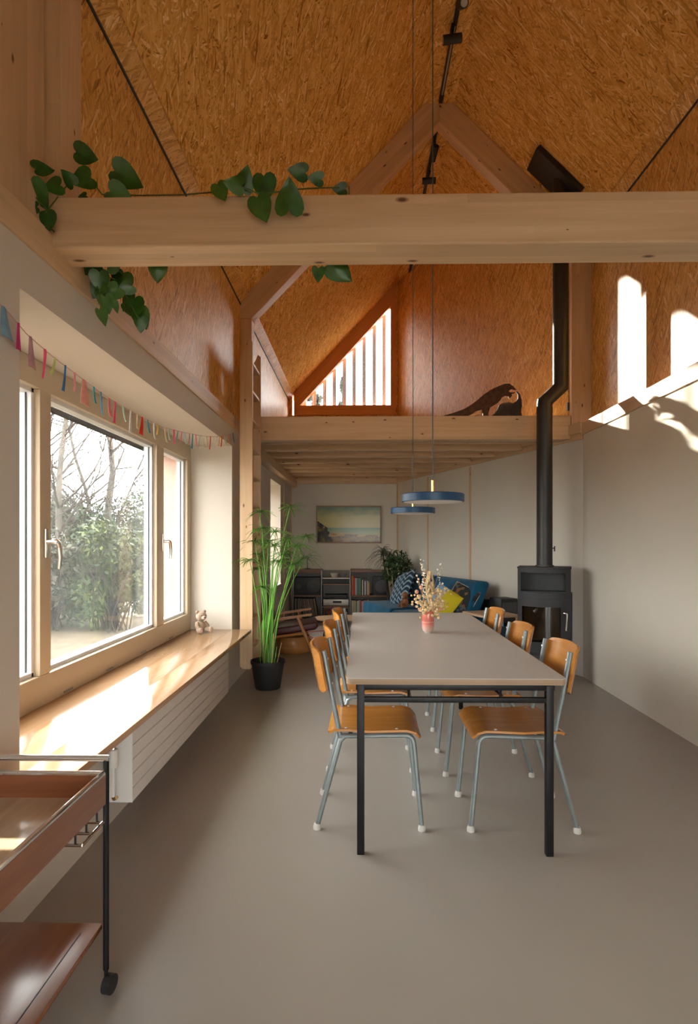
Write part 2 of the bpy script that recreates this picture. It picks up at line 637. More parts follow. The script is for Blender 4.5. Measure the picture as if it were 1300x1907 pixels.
def make_zigzag():
    t = NT('zigzag_cloth')
    tc = t.new('ShaderNodeTexCoord')
    sp = t.new('ShaderNodeSeparateXYZ')
    t.link(tc.outputs['Object'], sp.inputs[0])
    tri = t.math('PINGPONG', t.math('MULTIPLY', sp.outputs[0], 16.0), 1.0)
    f = t.math('FRACT', t.math('ADD', t.math('MULTIPLY', sp.outputs[2], 13.0), t.math('MULTIPLY', tri, 0.8)))
    s = t.math('GREATER_THAN', f, 0.66)
    t.fin(t.mix(s, (0.012, 0.030, 0.055), (0.24, 0.34, 0.40)), 0.9)


make_zigzag()


def make_colour_cushion():
    t = NT('colour_block_cloth')
    tc = t.new('ShaderNodeTexCoord')
    sp = t.new('ShaderNodeSeparateXYZ')
    t.link(tc.outputs['Object'], sp.inputs[0])
    n = t.noise(tc.outputs['Object'], 9, 2)
    f = t.math('ADD', sp.outputs[0], t.math('MULTIPLY', t.math('SUBTRACT', n, 0.5), 0.05))
    col = t.mix(t.math('GREATER_THAN', f, -0.03), (0.23, 0.36, 0.50), (0.56, 0.46, 0.010))
    t.fin(col, 0.9)


make_colour_cushion()


def make_dark_cushion():
    t = NT('dark_pattern_cloth')
    v = t.uv((1, 1, 1), src='Object')
    vo = t.new('ShaderNodeTexVoronoi')
    t.link(v, vo.inputs['Vector'])
    vo.inputs['Scale'].default_value = 26
    sc = t.new('ShaderNodeSeparateColor')
    t.link(vo.outputs['Color'], sc.inputs[0])
    t.fin(t.ramp(sc.outputs[0], [(0.0, (0.015, 0.018, 0.02)), (0.55, (0.03, 0.028, 0.025)), (0.6, (0.20, 0.055, 0.03)),
                                 (0.8, (0.16, 0.10, 0.03)), (0.9, (0.05, 0.09, 0.10))], 'CONSTANT'), 0.9)


make_dark_cushion()


def make_picture():
    """A loosely brushed beach view: pale yellow sky, green sea, sand, dark rocks on one side."""
    t = NT('beach_print')
    tc = t.new('ShaderNodeTexCoord')
    sp = t.new('ShaderNodeSeparateXYZ')
    t.link(tc.outputs['Object'], sp.inputs[0])
    u = t.math('ADD', t.math('DIVIDE', sp.outputs[0], 1.04), 0.5)
    v = t.math('ADD', t.math('DIVIDE', sp.outputs[2], 0.59), 0.5)
    mp = t.new('ShaderNodeMapping')
    mp.inputs['Scale'].default_value = (3, 3, 9)
    t.link(tc.outputs['Object'], mp.inputs[0])
    n = t.noise(mp.outputs[0], 1.6, 5.0, 0.6)
    n2 = t.noise(tc.outputs['Object'], 9.0, 5.0, 0.7)
    w = t.math('SUBTRACT', n, 0.5)
    sky = t.ramp(t.math('ADD', v, t.math('MULTIPLY', w, 0.45)),
                 [(0.42, (0.52, 0.46, 0.17)), (0.72, (0.50, 0.46, 0.19)), (0.86, (0.30, 0.34, 0.17)), (1.0, (0.16, 0.27, 0.20))])
    shore = t.math('ADD', t.math('SUBTRACT', 0.30, t.math('MULTIPLY', u, 0.10)), t.math('MULTIPLY', w, 0.06))
    sand = t.ramp(t.math('ADD', t.math('MULTIPLY', v, 2.2), t.math('MULTIPLY', w, 1.3)),
                  [(0.0, (0.16, 0.085, 0.025)), (0.22, (0.36, 0.21, 0.06)), (0.34, (0.13, 0.07, 0.03)), (0.40, (0.46, 0.29, 0.10)), (0.7, (0.50, 0.36, 0.14))])
    sea = t.ramp(v, [(0.25, (0.36, 0.40, 0.20)), (0.41, (0.13, 0.26, 0.16))])
    col = t.mix(t.math('LESS_THAN', v, 0.41), sky, sea)
    col = t.mix(t.math('LESS_THAN', v, shore), col, sand)
    tree = t.math('LESS_THAN', t.math('ADD', t.math('MULTIPLY', u, 2.4), t.math('ADD', t.math('MULTIPLY', v, 0.55), t.math('MULTIPLY', n2, 0.75))), 0.92)
    tree = t.math('MULTIPLY', tree, t.math('LESS_THAN', t.math('ADD', v, t.math('MULTIPLY', u, 1.2)), 0.60))
    col = t.mix(tree, col, t.ramp(n2, [(0.40, (0.018, 0.012, 0.010)), (0.52, (0.05, 0.035, 0.012)), (0.66, (0.30, 0.19, 0.03))]))
    t.fin(col, 0.16, spec=0.22)


make_picture()


def make_records_mat(name, pal, freq):
    t = NT(name)
    oi = t.new('ShaderNodeObjectInfo')
    t.fin(t.ramp(oi.outputs['Random'], [(i / len(pal), c) for i, c in enumerate(pal)], 'CONSTANT'), 0.6)


make_records_mat('record_sleeve', [(0.06, 0.045, 0.04), (0.26, 0.20, 0.14), (0.11, 0.07, 0.055), (0.17, 0.12, 0.09), (0.09, 0.10, 0.11), (0.32, 0.27, 0.21), (0.13, 0.05, 0.05)], 1)


def colour(name, c, rough=0.6):
    if name not in M_:
        plain(name, c, rough, var=0.06, scale=12)
    return M_[name]


# ------------------------------------------------------------------ the room shell
XL, XR, XLO, XRO = -1.15, 2.14, -1.19, 2.28       # plaster faces, OSB faces
YB, YN = 9.7, -2.6                               # back wall, wall behind the camera
Z_PLATE, Z_PTOP = 2.32, 2.44
RIDGE_Z, RXL, RXR = 5.63, 0.64, 0.935
SL_L = (5.63 - 3.66) / (0.64 + 1.22)
SL_R = (5.63 - 4.30) / (2.28 - 0.935)
CORNER = Vector((2.14, 5.60, 0))                   # right wall meets the angled wall
BCORN = Vector((0.63, YB, 0))                      # angled wall meets the back wall
TV = (BCORN - CORNER).normalized()                 # along the angled wall
NV = Vector((-TV.y, TV.x, 0))                      # into the room
if NV.x > 0:
    NV = -NV


def roof_z(x):
    if x < RXL:
        return RIDGE_Z - (RXL - x) * SL_L
    if x > RXR:
        return RIDGE_Z - (x - RXR) * SL_R
    return RIDGE_Z


def angled(s, n=0.0, z=0.0):
    """Point s metres along the angled wall from the corner, n metres into the room."""
    p = CORNER + TV * s + NV * n
    return Vector((p.x, p.y, z))


LEN_A = (BCORN - CORNER).length
floor = struct(MB().box(-1.8, 2.6, YN - 0.3, YB + 0.3, -0.12, 0.0).build('floor', 'floor_resin', smooth=0), 'grey beige seamless resin floor')

# left plaster wall with the big window opening and a small one by the armchair
WY0, WY1, WZ0, WZ1 = 1.94, 5.20, 0.478, 2.157
VY0, VY1, VZ0, VZ1 = 7.45, 8.40, 0.68, 2.11
XOUT = -1.77
m = MB()
for (a, b, z0, z1) in ((YN, WY0, 0, Z_PLATE), (WY0, WY1, 0, WZ0), (WY0, WY1, WZ1, Z_PLATE), (WY1, VY0, 0, Z_PLATE),
                       (VY0, VY1, 0, VZ0), (VY0, VY1, VZ1, Z_PLATE), (VY1, YB + 0.3, 0, Z_PLATE)):
    m.box(XOUT + 0.05, XL, a, b, z0, z1)
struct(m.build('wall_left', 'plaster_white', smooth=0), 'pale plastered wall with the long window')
# larch cladding outside, which shows through the right-hand sash
m = MB()
for (a, b, z0, z1) in ((YN, WY0 + 0.02, -0.3, 3.3), (WY1 - 0.02, VY0, -0.3, 3.3), (WY0, WY1, WZ1 - 0.10, 3.3), (WY0, WY1, -0.3, WZ0),
                       (VY0, VY1, VZ1, 3.3), (VY0, VY1, -0.3, VZ0), (VY1, YB + 0.3, -0.3, 3.3)):
    m.box(XOUT - 0.05, XOUT + 0.05, a, b, z0, z1)
struct(m.build('trim_1', 'larch_pale', axis=(0, 0, 1), smooth=0), 'larch boards cladding the outside')
# window lining boards of the outer reveal
m = MB().box(XOUT - 0.05, -1.62, WY1 - 0.03, WY1 - 0.001, WZ0, WZ1)
m.box(XOUT - 0.05, -1.62, WY0, WY1, WZ1 - 0.10, WZ1 - 0.03)
wood('larch_lit', (0.50, 0.30, 0.22), (0.58, 0.36, 0.275), (0.65, 0.43, 0.34), 0.7, spec=0.2)  # same larch, its colour brightened to stand for light in the shaded reveal
struct(m.build('trim_2', 'larch_lit', axis=(0, 0, 1), smooth=0), 'larch lining of the outer window reveal')

# right plaster wall, angled wall, back wall
struct(MB().box(XR, XR + 0.4, YN, CORNER.y + 0.12, 0, Z_PLATE).build('wall_right', 'plaster', smooth=0), 'long plain plastered wall beside the dining table')
a0, a1 = angled(0), angled(LEN_A)
struct(MB().prism([(a0.x, a0.y, 0), (a1.x, a1.y, 0), (a1.x, a1.y, Z_PLATE), (a0.x, a0.y, Z_PLATE)], -NV * 0.3).build('wall_angled', 'plaster', smooth=0),
       'angled plastered wall behind the sofa')
struct(MB().box(XL - 0.3, BCORN.x + 0.3, YB, YB + 0.3, 0, Z_PLATE).build('wall_back', 'plaster', smooth=0), 'plastered end wall with the beach picture')

# wall plates (ledges of spruce on top of the plaster)
struct(MB().box(XOUT + 0.1, XL + 0.012, YN, YB, Z_PLATE, Z_PTOP).build('trim_3', 'spruce', axis=(0, 1, 0), smooth=0, bevel=0.004), 'spruce wall plate above the window')
struct(MB().box(XR - 0.012, XR + 0.4, YN, 5.64, Z_PLATE, Z_PTOP - 0.005).build('trim_4', 'spruce', axis=(0, 1, 0), smooth=0, bevel=0.004), 'spruce wall plate on the long plain wall')
p = [angled(-0.01, 0.012, Z_PLATE - 0.04), angled(LEN_A, 0.012, Z_PLATE - 0.04), angled(LEN_A, 0.012, Z_PTOP), angled(-0.01, 0.012, Z_PTOP)]
struct(MB().prism(p, -NV * 0.14).build('trim_5', 'spruce', axis=TV, smooth=0, bevel=0.004), 'spruce wall plate on the angled wall')
p = [angled(0.0, 0.03, Z_PLATE + 0.02), angled(LEN_A, 0.03, Z_PLATE + 0.02), angled(LEN_A, 0.03, Z_PTOP), angled(0.0, 0.03, Z_PTOP)]
struct(MB().prism(p, -NV * 0.018).build('trim_6', 'spruce_plain', axis=TV, smooth=0), 'upper lath of the angled wall plate')
struct(MB().box(XL, BCORN.x, YB - 0.03, YB + 0.1, Z_PLATE - 0.06, Z_PLATE + 0.1).build('trim_7', 'spruce', axis=(1, 0, 0), smooth=0), 'spruce plate on the end wall')
# cover laths on the plaster boards
tn = 8
for s in (0.92 * LEN_A * 0 + 2.05, 3.25, LEN_A - 0.015):
    q = [angled(s - 0.018, 0.0, 0), angled(s + 0.018, 0.0, 0), angled(s + 0.018, 0.012, 0), angled(s - 0.018, 0.012, 0)]
    struct(MB().prism(q, (0, 0, Z_PLATE - 0.06)).build('trim_%d' % tn, 'spruce_plain', axis=(0, 0, 1), smooth=0), 'slim wooden cover lath on the angled wall')
    tn += 1
for y in (6.6, 8.75, YB - 0.02):
    struct(MB().box(XL, XL + 0.012, y - 0.018, y + 0.018, 0, Z_PLATE).build('trim_%d' % tn, 'spruce_plain', axis=(0, 0, 1), smooth=0), 'slim wooden cover lath on the window wall')
    tn += 1

# upper OSB walls: panels of their own under each wall
PW = 1.25


def panel_wall(name, label, p0, p1, zlo, nout, mat='osb_wall', width=PW, start=0.0):
    p0, p1 = Vector(p0), Vector(p1)
    d = p1 - p0
    L = d.length
    d.normalize()
    root = bpy.data.objects.new(name, None)
    COL.objects.link(root)
    struct(root, label)
    cuts = [0.0]
    s = start if start > 0 else width
    while s < L - 0.15:
        cuts.append(s)
        s += width
    cuts.append(L)
    for c0, c1 in zip(cuts, cuts[1:]):
        c0g, c1g = c0 + 0.001, c1 - 0.001
        A, B = p0 + d * c0g, p0 + d * c1g
        pts = [(A.x, A.y, zlo), (B.x, B.y, zlo)]
        xs = sorted({c0g, c1g} | {max(c0g, min(c1g, (xr - p0.x) / d.x)) for xr in (RXL, RXR) if abs(d.x) > 1e-6})
        for q in reversed(xs):
            P = p0 + d * q
            pts.append((P.x, P.y, roof_z(P.x) + 0.02))
        clean = [pts[0]]
        for q in pts[1:]:
            if (Vector(q) - Vector(clean[-1])).length > 1e-4:
                clean.append(q)
        MB().prism(clean, Vector(nout) * 0.05).build('panel', mat, root, axis=d, smooth=0)
    return root


panel_wall('wall_upper_left', 'upper wall of OSB panels above the window', (XLO, YN, 0), (XLO, YB, 0), Z_PTOP - 0.02, (-1, 0, 0), start=0.55)
panel_wall('wall_upper_right', 'upper wall of OSB panels above the long plain wall', (XRO, YN, 0), (XRO, 5.78, 0), Z_PTOP - 0.02, (1, 0, 0), start=0.75)
ua0 = angled(0.22, -0.01)
panel_wall('wall_upper_angled', 'upper angled wall of OSB panels in the loft', (ua0.x, ua0.y, 0), (BCORN.x + 0.01, YB, 0), Z_PTOP - 0.02, -NV)

# end gable: OSB with the triangular window
TX0, TX1, TZ0, TZ1 = -1.00, 0.515, 3.57, 5.22       # triangle window opening in the gable
gable = bpy.data.objects.new('wall_upper_back', None)
COL.objects.link(gable)
struct(gable, 'end gable of OSB panels round the triangular window')
MB().prism([(XLO - 0.05, YB, Z_PTOP), (0.66, YB, Z_PTOP), (0.66, YB, TZ0 - 0.16), (XLO - 0.05, YB, TZ0 - 0.16)], (0, 0.08, 0)).build('panel', 'osb_wall', gable, smooth=0)
MB().prism([(0.57, YB, TZ0 - 0.16), (0.68, YB, TZ0 - 0.16), (0.68, YB, RIDGE_Z + 0.05), (0.57, YB, RIDGE_Z + 0.02)], (0, 0.08, 0)).build('panel', 'osb_wall', gable, smooth=0)
MB().prism([(XLO - 0.05, YB, TZ0 - 0.16), (-1.13, YB, TZ0 - 0.16), (-1.13, YB, roof_z(-1.13) + 0.02), (XLO - 0.05, YB, roof_z(XLO - 0.05) + 0.02)], (0, 0.08, 0)).build('panel', 'osb_wall', gable, smooth=0)

# roof
def roof_half(name, label, x0, x1, mat):
    root = bpy.data.objects.new(name, None)
    COL.objects.link(root)
    struct(root, label)
    y = YN - 0.2
    while y < YB + 0.3:
        y2 = min(y + 2.5, YB + 0.35)
        a, b = (x0, roof_z(x0)), (x1, roof_z(x1))
        sl = Vector((b[0] - a[0], 0, b[1] - a[1])).normalized()
        nrm = Vector((-sl.z, 0, sl.x))
        if nrm.z < 0:
            nrm = -nrm
        MB().prism([(a[0], y + 0.001, a[1]), (b[0], y + 0.001, b[1]), (b[0], y2 - 0.001, b[1]), (a[0], y2 - 0.001, a[1])], nrm * 0.12).build('panel', mat, root, axis=(0, 1, 0), smooth=0)
        y = y2
    return root


roof_half('ceiling_left', 'sloping OSB ceiling above the window side', -1.95, RXL, 'osb_ceiling')
roof_half('ceiling_right', 'sloping OSB ceiling above the stove side', RXR, 2.95, 'osb_ceiling_right')
struct(MB().box(RXL - 0.03, RXR + 0.03, YN - 0.2, YB + 0.35, RIDGE_Z, RIDGE_Z + 0.1).build('ceiling_ridge', 'osb_ceiling', axis=(0, 1, 0), smooth=0), 'narrow flat OSB strip under the ridge')
# strips along the foot of the slopes
for nm, x0, x1 in (('trim_20', XLO + 0.001, XLO + 0.075), ('trim_21', XRO - 0.075, XRO - 0.001)):
    zz = lambda x: roof_z(x) - 0.001
    MBq = MB().prism([(x0, YN, zz(x0)), (x1, YN, zz(x1)), (x1, YN, zz(x1) - 0.022), (x0, YN, zz(x0) - 0.022)], (0, YB - YN, 0))
    struct(MBq.build(nm, 'osb_wall', axis=(0, 1, 0), smooth=0), 'OSB strip along the foot of the sloping ceiling')

for nm, x0, x1 in (('trim_22', XLO + 0.0005, XLO + 0.008), ('trim_23', XRO - 0.008, XRO - 0.0005)):  # gasket-black strips stand in for the shadow gap under the ceiling
    zt_ = roof_z((XLO if x0 < 0 else XRO)) - 0.024
    struct(MB().box(x0, x1, YN, YB, zt_ - 0.016, zt_).build(nm, 'gasket', axis=(0, 1, 0), smooth=0), 'dark strip put in as the shadow gap at the head of the OSB wall')

# wall behind the camera with an unseen glazed door added to light the floor
DX0, DX1, DZ1 = -0.75, 1.95, 2.30
m = MB().box(XL - 0.3, DX0, YN - 0.2, YN, 0, Z_PTOP)
m.box(DX1, XR + 0.3, YN - 0.2, YN, 0, Z_PTOP).box(DX0, DX1, YN - 0.2, YN, DZ1, Z_PTOP)
m.prism([(XLO - 0.1, YN, Z_PTOP), (XRO + 0.1, YN, Z_PTOP), (XRO + 0.1, YN, roof_z(XRO + .1)), (RXR, YN, RIDGE_Z), (RXL, YN, RIDGE_Z), (XLO - 0.1, YN, roof_z(XLO - .1))], (0, -0.2, 0))
struct(m.build('wall_front', 'plaster_white', smooth=0), 'plastered wall with the added glazed door')
d = bpy.data.objects.new('added_door_1', None)
COL.objects.link(d)
struct(d, 'glazed door added behind the viewer to light the near floor')
xm = (DX0 + DX1) / 2
for (x0, x1) in ((DX0, xm), (xm, DX1)):
    MB().box(x0, x0 + 0.09, YN - 0.1, YN - 0.03, 0, DZ1).box(x1 - 0.09, x1, YN - 0.1, YN - 0.03, 0, DZ1).box(x0 + 0.09, x1 - 0.09, YN - 0.1, YN - 0.03, 0, 0.1).box(x0 + 0.09, x1 - 0.09, YN - 0.1, YN - 0.03, DZ1 - 0.1, DZ1).build('door_frame', 'frame_paint', d, smooth=0)
    MB().box(x0 + 0.08, x1 - 0.08, YN - 0.075, YN - 0.065, 0.09, DZ1 - 0.09).build('pane', 'gable_glass', d, smooth=0)

# ------------------------------------------------------------------ timber frame
def beam(mb, name, label, mat='spruce', axis=(1, 0, 0), bevel=0.006):
    o = mb.build(name, mat, axis=axis, smooth=0, bevel=bevel)
    return struct(o, label)


TB0, TB1 = 2.13, 2.29
beam(MB().box(XLO, XRO, TB0, TB1, 2.39, 2.575), 'tie_beam', 'thick spruce tie beam carrying the trailing plant')
beam(MB().box(XLO - 0.02, -1.108, TB0, TB1, 2.575, 3.515), 'timber_post', 'spruce post standing on the tie beam end beside the window', axis=(0, 0, 1))
beam(MB().box(XLO - 0.02, -1.165, 1.45, TB0 - 0.002, Z_PTOP, 3.68), 'timber_board', 'wide spruce board next to the post above the window', axis=(0, 0, 1))
beam(MB().box(2.10, XRO + 0.02, TB0, TB1, 2.575, 4.155), 'timber_post', 'spruce post on the tie beam end above the long plain wall', axis=(0, 0, 1))
TR0, TR1 = 5.75, 5.90
beam(MB().box(XLO - 0.02, -1.075, TR0, TR1, Z_PTOP, 3.515), 'timber_post', 'spruce post beside the top of the ladder', axis=(0, 0, 1))
beam(MB().box(2.085, XRO + 0.02, TR0, TR1, Z_PTOP, 4.155), 'timber_post', 'spruce post behind the flue pipe', axis=(0, 0, 1))


def rafters(y0, y1, tagname):
    AX, AZ, dep = 0.787, 5.455, 0.0
    xl, xr = -1.075, 2.085
    left = [(XLO - 0.01, y0, roof_z(XLO - .01)), (RXL, y0, RIDGE_Z), (AX, y0, RIDGE_Z), (AX, y0, AZ), (xl, y0, AZ - (AX - xl) * 1.04), (XLO - 0.01, y0, AZ - (AX - xl) * 1.04)]
    right = [(XRO + 0.01, y0, roof_z(XRO + .01)), (RXR, y0, RIDGE_Z), (AX, y0, RIDGE_Z), (AX, y0, AZ), (xr, y0, AZ - (xr - AX) * 1.0), (XRO + 0.01, y0, AZ - (xr - AX) * 1.0)]
    beam(MB().prism(left, (0, y1 - y0, 0)), 'rafter', 'spruce rafter on the window side ' + tagname, axis=(1, 0, 1))
    beam(MB().prism(right, (0, y1 - y0, 0)), 'rafter', 'spruce rafter on the stove side ' + tagname, axis=(1, 0, -1))


rafters(TR0, TR1, 'at the loft edge')
rafters(TB0, TB1, 'above the tie beam')

# loft
LZ = 2.54
beam(MB().box(XL + 0.0, 2.078, TR0, TR1, 2.305, LZ), 'loft_edge_beam', 'spruce beam along the front edge of the loft')


def wall_x(y):
    """Room face of the angled wall at depth y."""
    return CORNER.x + (BCORN.x - CORNER.x) * (y - CORNER.y) / (BCORN.y - CORNER.y)


for i, y in enumerate((6.06, 6.56, 7.06, 7.55, 8.05, 8.54, 9.03)):
    beam(MB().box(XL - 0.0, wall_x(y) + 0.06, y - 0.09, y, 2.31, 2.465), 'loft_joist', 'spruce joist under the loft floor')['group'] = 'joists under the loft'
struct(MB().prism([(XLO, TR1, 2.465), (XRO, TR1, 2.465), (wall_x(TR1) + 0.05, TR1, 2.465), (BCORN.x + 0.05, YB, 2.465), (XLO, YB, 2.465)], (0, 0, LZ - 2.467)).build('floor_loft', 'spruce_plain', axis=(1, 0, 0), smooth=0), 'wooden loft floor')
struct(MB().box(XL, XL + 0.10, TR1, YB, 2.20, 2.31).build('trim_30', 'spruce', axis=(0, 1, 0), smooth=0, bevel=0.004), 'spruce joist bearer along the window wall under the loft')

# ------------------------------------------------------------------ windows
win = bpy.data.objects.new('window_1', None)
COL.objects.link(win)
struct(win, 'long three-part window in cream frames above the seat-deep sill')
FX0, FX1 = -1.60, -1.52


def fr(x0, x1, y0, y1, z0, z1, mat='frame_paint', nm='window_frame', par=win, bev=0.006, axis=(0, 1, 0)):
    return MB().box(x0, x1, y0, y1, z0, z1).build(nm, mat, par, axis=axis, bevel=bev)


SZ = 0.508
panes = ((WY0 + 0.10, 2.73), (2.83, 4.32), (4.475, 5.09))
fr(FX0, FX1, WY0, WY1, SZ, 0.657)
fr(FX0, FX1, WY0, WY1, 2.025, WZ1)
ys = [WY0] + [q for pr in panes for q in pr] + [WY1]
for i in range(0, len(ys), 2):
    fr(FX0, FX1, ys[i], ys[i + 1], 0.657, 2.025, axis=(0, 0, 1))
for (y0, y1) in panes:
    sash = MB()
    t_ = 0.022
    sash.box(FX0 - 0.01, FX1 - 0.03, y0 - 0.004, y0 + t_, 0.65, 2.03).box(FX0 - 0.01, FX1 - 0.03, y1 - t_, y1 + 0.004, 0.65, 2.03)
    sash.box(FX0 - 0.01, FX1 - 0.03, y0, y1, 0.65, 0.657 + t_).box(FX0 - 0.01, FX1 - 0.03, y0, y1, 2.025 - t_, 2.03)
    so = sash.build('sash', 'sash_outer', win, smooth=0, bevel=0.003)
    gk = MB()
    gk.box(FX0 + 0.022, FX0 + 0.028, y0 + t_ - .002, y0 + t_ + .006, 0.657 + t_, 2.025 - t_).box(FX0 + 0.022, FX0 + 0.028, y1 - t_ - .006, y1 - t_ + .002, 0.657 + t_, 2.025 - t_)
    gk.build('gasket', 'gasket', so, smooth=0)
    MB().box(FX0 + 0.012, FX0 + 0.018, y0 + 0.01, y1 - 0.01, 0.667, 2.015).build('pane', 'window_glass', so, smooth=0)
for y in (2.775, 4.435):
    h = MB().box(FX1, FX1 + 0.012, y - 0.014, y + 0.014, 1.22, 1.36).build('handle_plate', 'satin_steel', win, bevel=0.004)
    g = MB().tube([(FX1 + 0.005, y, 1.30), (FX1 + 0.045, y, 1.30)] + arc((FX1 + 0.05, y, 1.30), (FX1 + 0.058, y + 0.02, 1.27), (FX1 + 0.062, y + 0.005, 1.30), 5) +
                  [(FX1 + 0.058, y + 0.03, 1.22), (FX1 + 0.055, y + 0.025, 1.165)], [0.012, 0.012] + [0.012] * 6 + [0.011, 0.009], 10)
    g.build('handle', 'satin_steel', h)
for y in (2.95, 3.45, 4.0, 4.6):
    MB().box(FX1 - 0.001, FX1 + 0.004, y, y + 0.09, SZ + 0.012, SZ + 0.022).build('drain_clip', 'grey_metal', win, smooth=0)
# sill board
sill = MB().box(-1.60, XL - 0.0, WY0, WY1, WZ0, SZ).box(XL, -0.975, WY0 - 0.0, WY1 + 0.0, WZ0, SZ).build('window_seat_sill', 'oak_sill', axis=(0, 1, 0), bevel=0.003)
tag(sill, 'deep polished oak sill board under the long window', 'window sill')

# small window by the armchair
w2 = bpy.data.objects.new('window_2', None)
COL.objects.link(w2)
struct(w2, 'narrow window behind the ladder')
fx = MB()
fx.box(-1.62, -1.55, VY0, VY0 + .08, VZ0, VZ1).box(-1.62, -1.55, VY1 - .08, VY1, VZ0, VZ1).box(-1.62, -1.55, VY0 + .08, VY1 - .08, VZ0, VZ0 + .08).box(-1.62, -1.55, VY0 + .08, VY1 - .08, VZ1 - .08, VZ1)
fx.build('window_frame', 'frame_paint', w2, smooth=0)
MB().box(-1.595, -1.589, VY0 + 0.07, VY1 - 0.07, VZ0 + 0.07, VZ1 - 0.07).build('pane', 'window_glass', w2, smooth=0)
MB().box(-1.55, XL + 0.02, VY0 - 0.0, VY1, VZ0 - 0.005, VZ0 + 0.012).build('window_sill', 'plaster_white', w2, smooth=0)

# triangular gable window
w3 = bpy.data.objects.new('window_3', None)
COL.objects.link(w3)
struct(w3, 'triangular larch framed window in the loft gable')
tri = [(TX0, TZ0), (TX1, TZ0), (TX1, TZ1)]
ft = 0.10


def poly_prism(pts, y0, y1, nm, mat, par, axis=(1, 0, 0), bev=0.0):
    return MB().prism([(x, y0, z) for x, z in pts], (0, y1 - y0, 0)).build(nm, mat, par, axis=axis, smooth=0, bevel=bev)


sl3 = (TZ1 - TZ0) / (TX1 - TX0)
poly_prism([(TX0 - 0.10, TZ0 - 0.16), (TX1 + 0.09, TZ0 - 0.16), (TX1 + 0.09, TZ0 - 0.075), (TX0 - 0.10, TZ0 - 0.075)], YB - 0.035, YB + 0.1, 'apron_board', 'larch', w3)
poly_prism([(TX0 - 0.10, TZ0 - 0.07), (TX1 + 0.09, TZ0 - 0.07), (TX1 + 0.09, TZ0), (TX0 - 0.10, TZ0)], YB - 0.03, YB + 0.1, 'bottom_rail', 'larch', w3)
poly_prism([(TX1, TZ0), (TX1 + 0.09, TZ0), (TX1 + 0.09, TZ1 + 0.13), (TX1, TZ1 + 0.02)], YB - 0.03, YB + 0.1, 'stile', 'larch', w3, axis=(0, 0, 1))
poly_prism([(TX0 - 0.10, TZ0), (TX0, TZ0), (TX1, TZ1), (TX1 + 0.09, TZ1 + 0.13), (TX1 + 0.09, roof_z(TX1 + 0.09) + 0.02), (TX0 - 0.10, roof_z(TX0 - 0.10) + 0.02)], YB - 0.03, YB + 0.1, 'sloping_rail', 'larch', w3, axis=(1, 0, 1))
poly_prism([(TX0 - 0.02, TZ0 - 0.01), (TX1 + 0.02, TZ0 - 0.01), (TX1 + 0.02, TZ1 + 0.01)], YB + 0.05, YB + 0.056, 'pane', 'gable_glass', w3)
for u in (567, 585.3, 604.3, 622.6, 641.2, 659.5, 678, 696.9, 715):
    x = W(u, 700, YB + 0.2).x
    MB().box(x - 0.030, x + 0.030, YB + 0.17, YB + 0.215, TZ0 - 0.3, TZ0 + max(0.0, (x - TX0)) * sl3 + 0.12).build('slat', 'larch_pale', w3, axis=(0, 0, 1), smooth=0)

# ------------------------------------------------------------------ radiator
rad = thing('radiator', 'white panel radiator with horizontal flutes under the window sill', 'radiator', (-1.06, 2.59, 0.0))
RZ0, RZ1, RY = 0.127, 0.447, 1.90
hh = (RZ1 - RZ0) / 5
for i in range(5):
    MB().box(0.0, 0.04, 0, RY, RZ0 + i * hh + 0.0025, RZ0 + (i + 1) * hh - 0.0025).build('front_panel', 'white_metal', rad, axis=(0, 1, 0), bevel=0.003)
MB().box(-0.065, 0.006, 0.0, RY, RZ0 + 0.002, RZ1 - 0.002).build('body', 'white_metal', rad, axis=(0, 1, 0), bevel=0.003)
for y in (0.3, RY - 0.3):
    MB().box(-0.088, -0.06, y, y + 0.04, 0.16, 0.40).build('wall_bracket', 'white_metal', rad)
MB().box(-0.065, 0.040, -0.006, 0.0, RZ0, RZ1).build('end_cap', 'white_metal', rad, bevel=0.002)
valve = MB().lathe([(0.0, 0), (0.020, 0.0), (0.022, 0.02), (0.022, 0.075), (0.019, 0.08), (0, 0.081)], 16, Matrix.Translation((-0.03, -0.045, 0.30))).build('thermostat_valve', 'valve_white', rad)
MB().tube([(-0.03, -0.045, 0.30), (-0.03, -0.045, 0.17)], 0.008, 8).build('valve_pipe', 'white_metal', rad)
MB().tube(arc((-0.03, -0.045, 0.17), (-0.03, 0.004, 0.15), (-0.03, -0.045, 0.15), 6), 0.008, 8).build('valve_elbow', 'brass', rad)
MB().tube(arc((-0.03, -0.045, 0.378), (-0.03, 0.004, 0.405), (-0.03, -0.045, 0.41), 6), 0.008, 8).build('valve_elbow', 'satin_steel', rad)

# ------------------------------------------------------------------ dining table
TBX, TY0, TY1 = 0.394, 2.372, 4.56
tbl = thing('dining_table', 'long dining table with grey linoleum top on a black steel frame', 'table', (TBX, (TY0 + TY1) / 2, 0))
TL = (TY1 - TY0) / 2


def rounded_rect(hx, hy, r, n=5):
    pts = []
    for (cx, cy, a0) in ((hx - r, hy - r, 0), (-hx + r, hy - r, PI / 2), (-hx + r, -hy + r, PI), (hx - r, -hy + r, 1.5 * PI)):
        pts += [(cx + r * math.cos(a0 + PI / 2 * i / n), cy + r * math.sin(a0 + PI / 2 * i / n)) for i in range(n + 1)]
    return pts


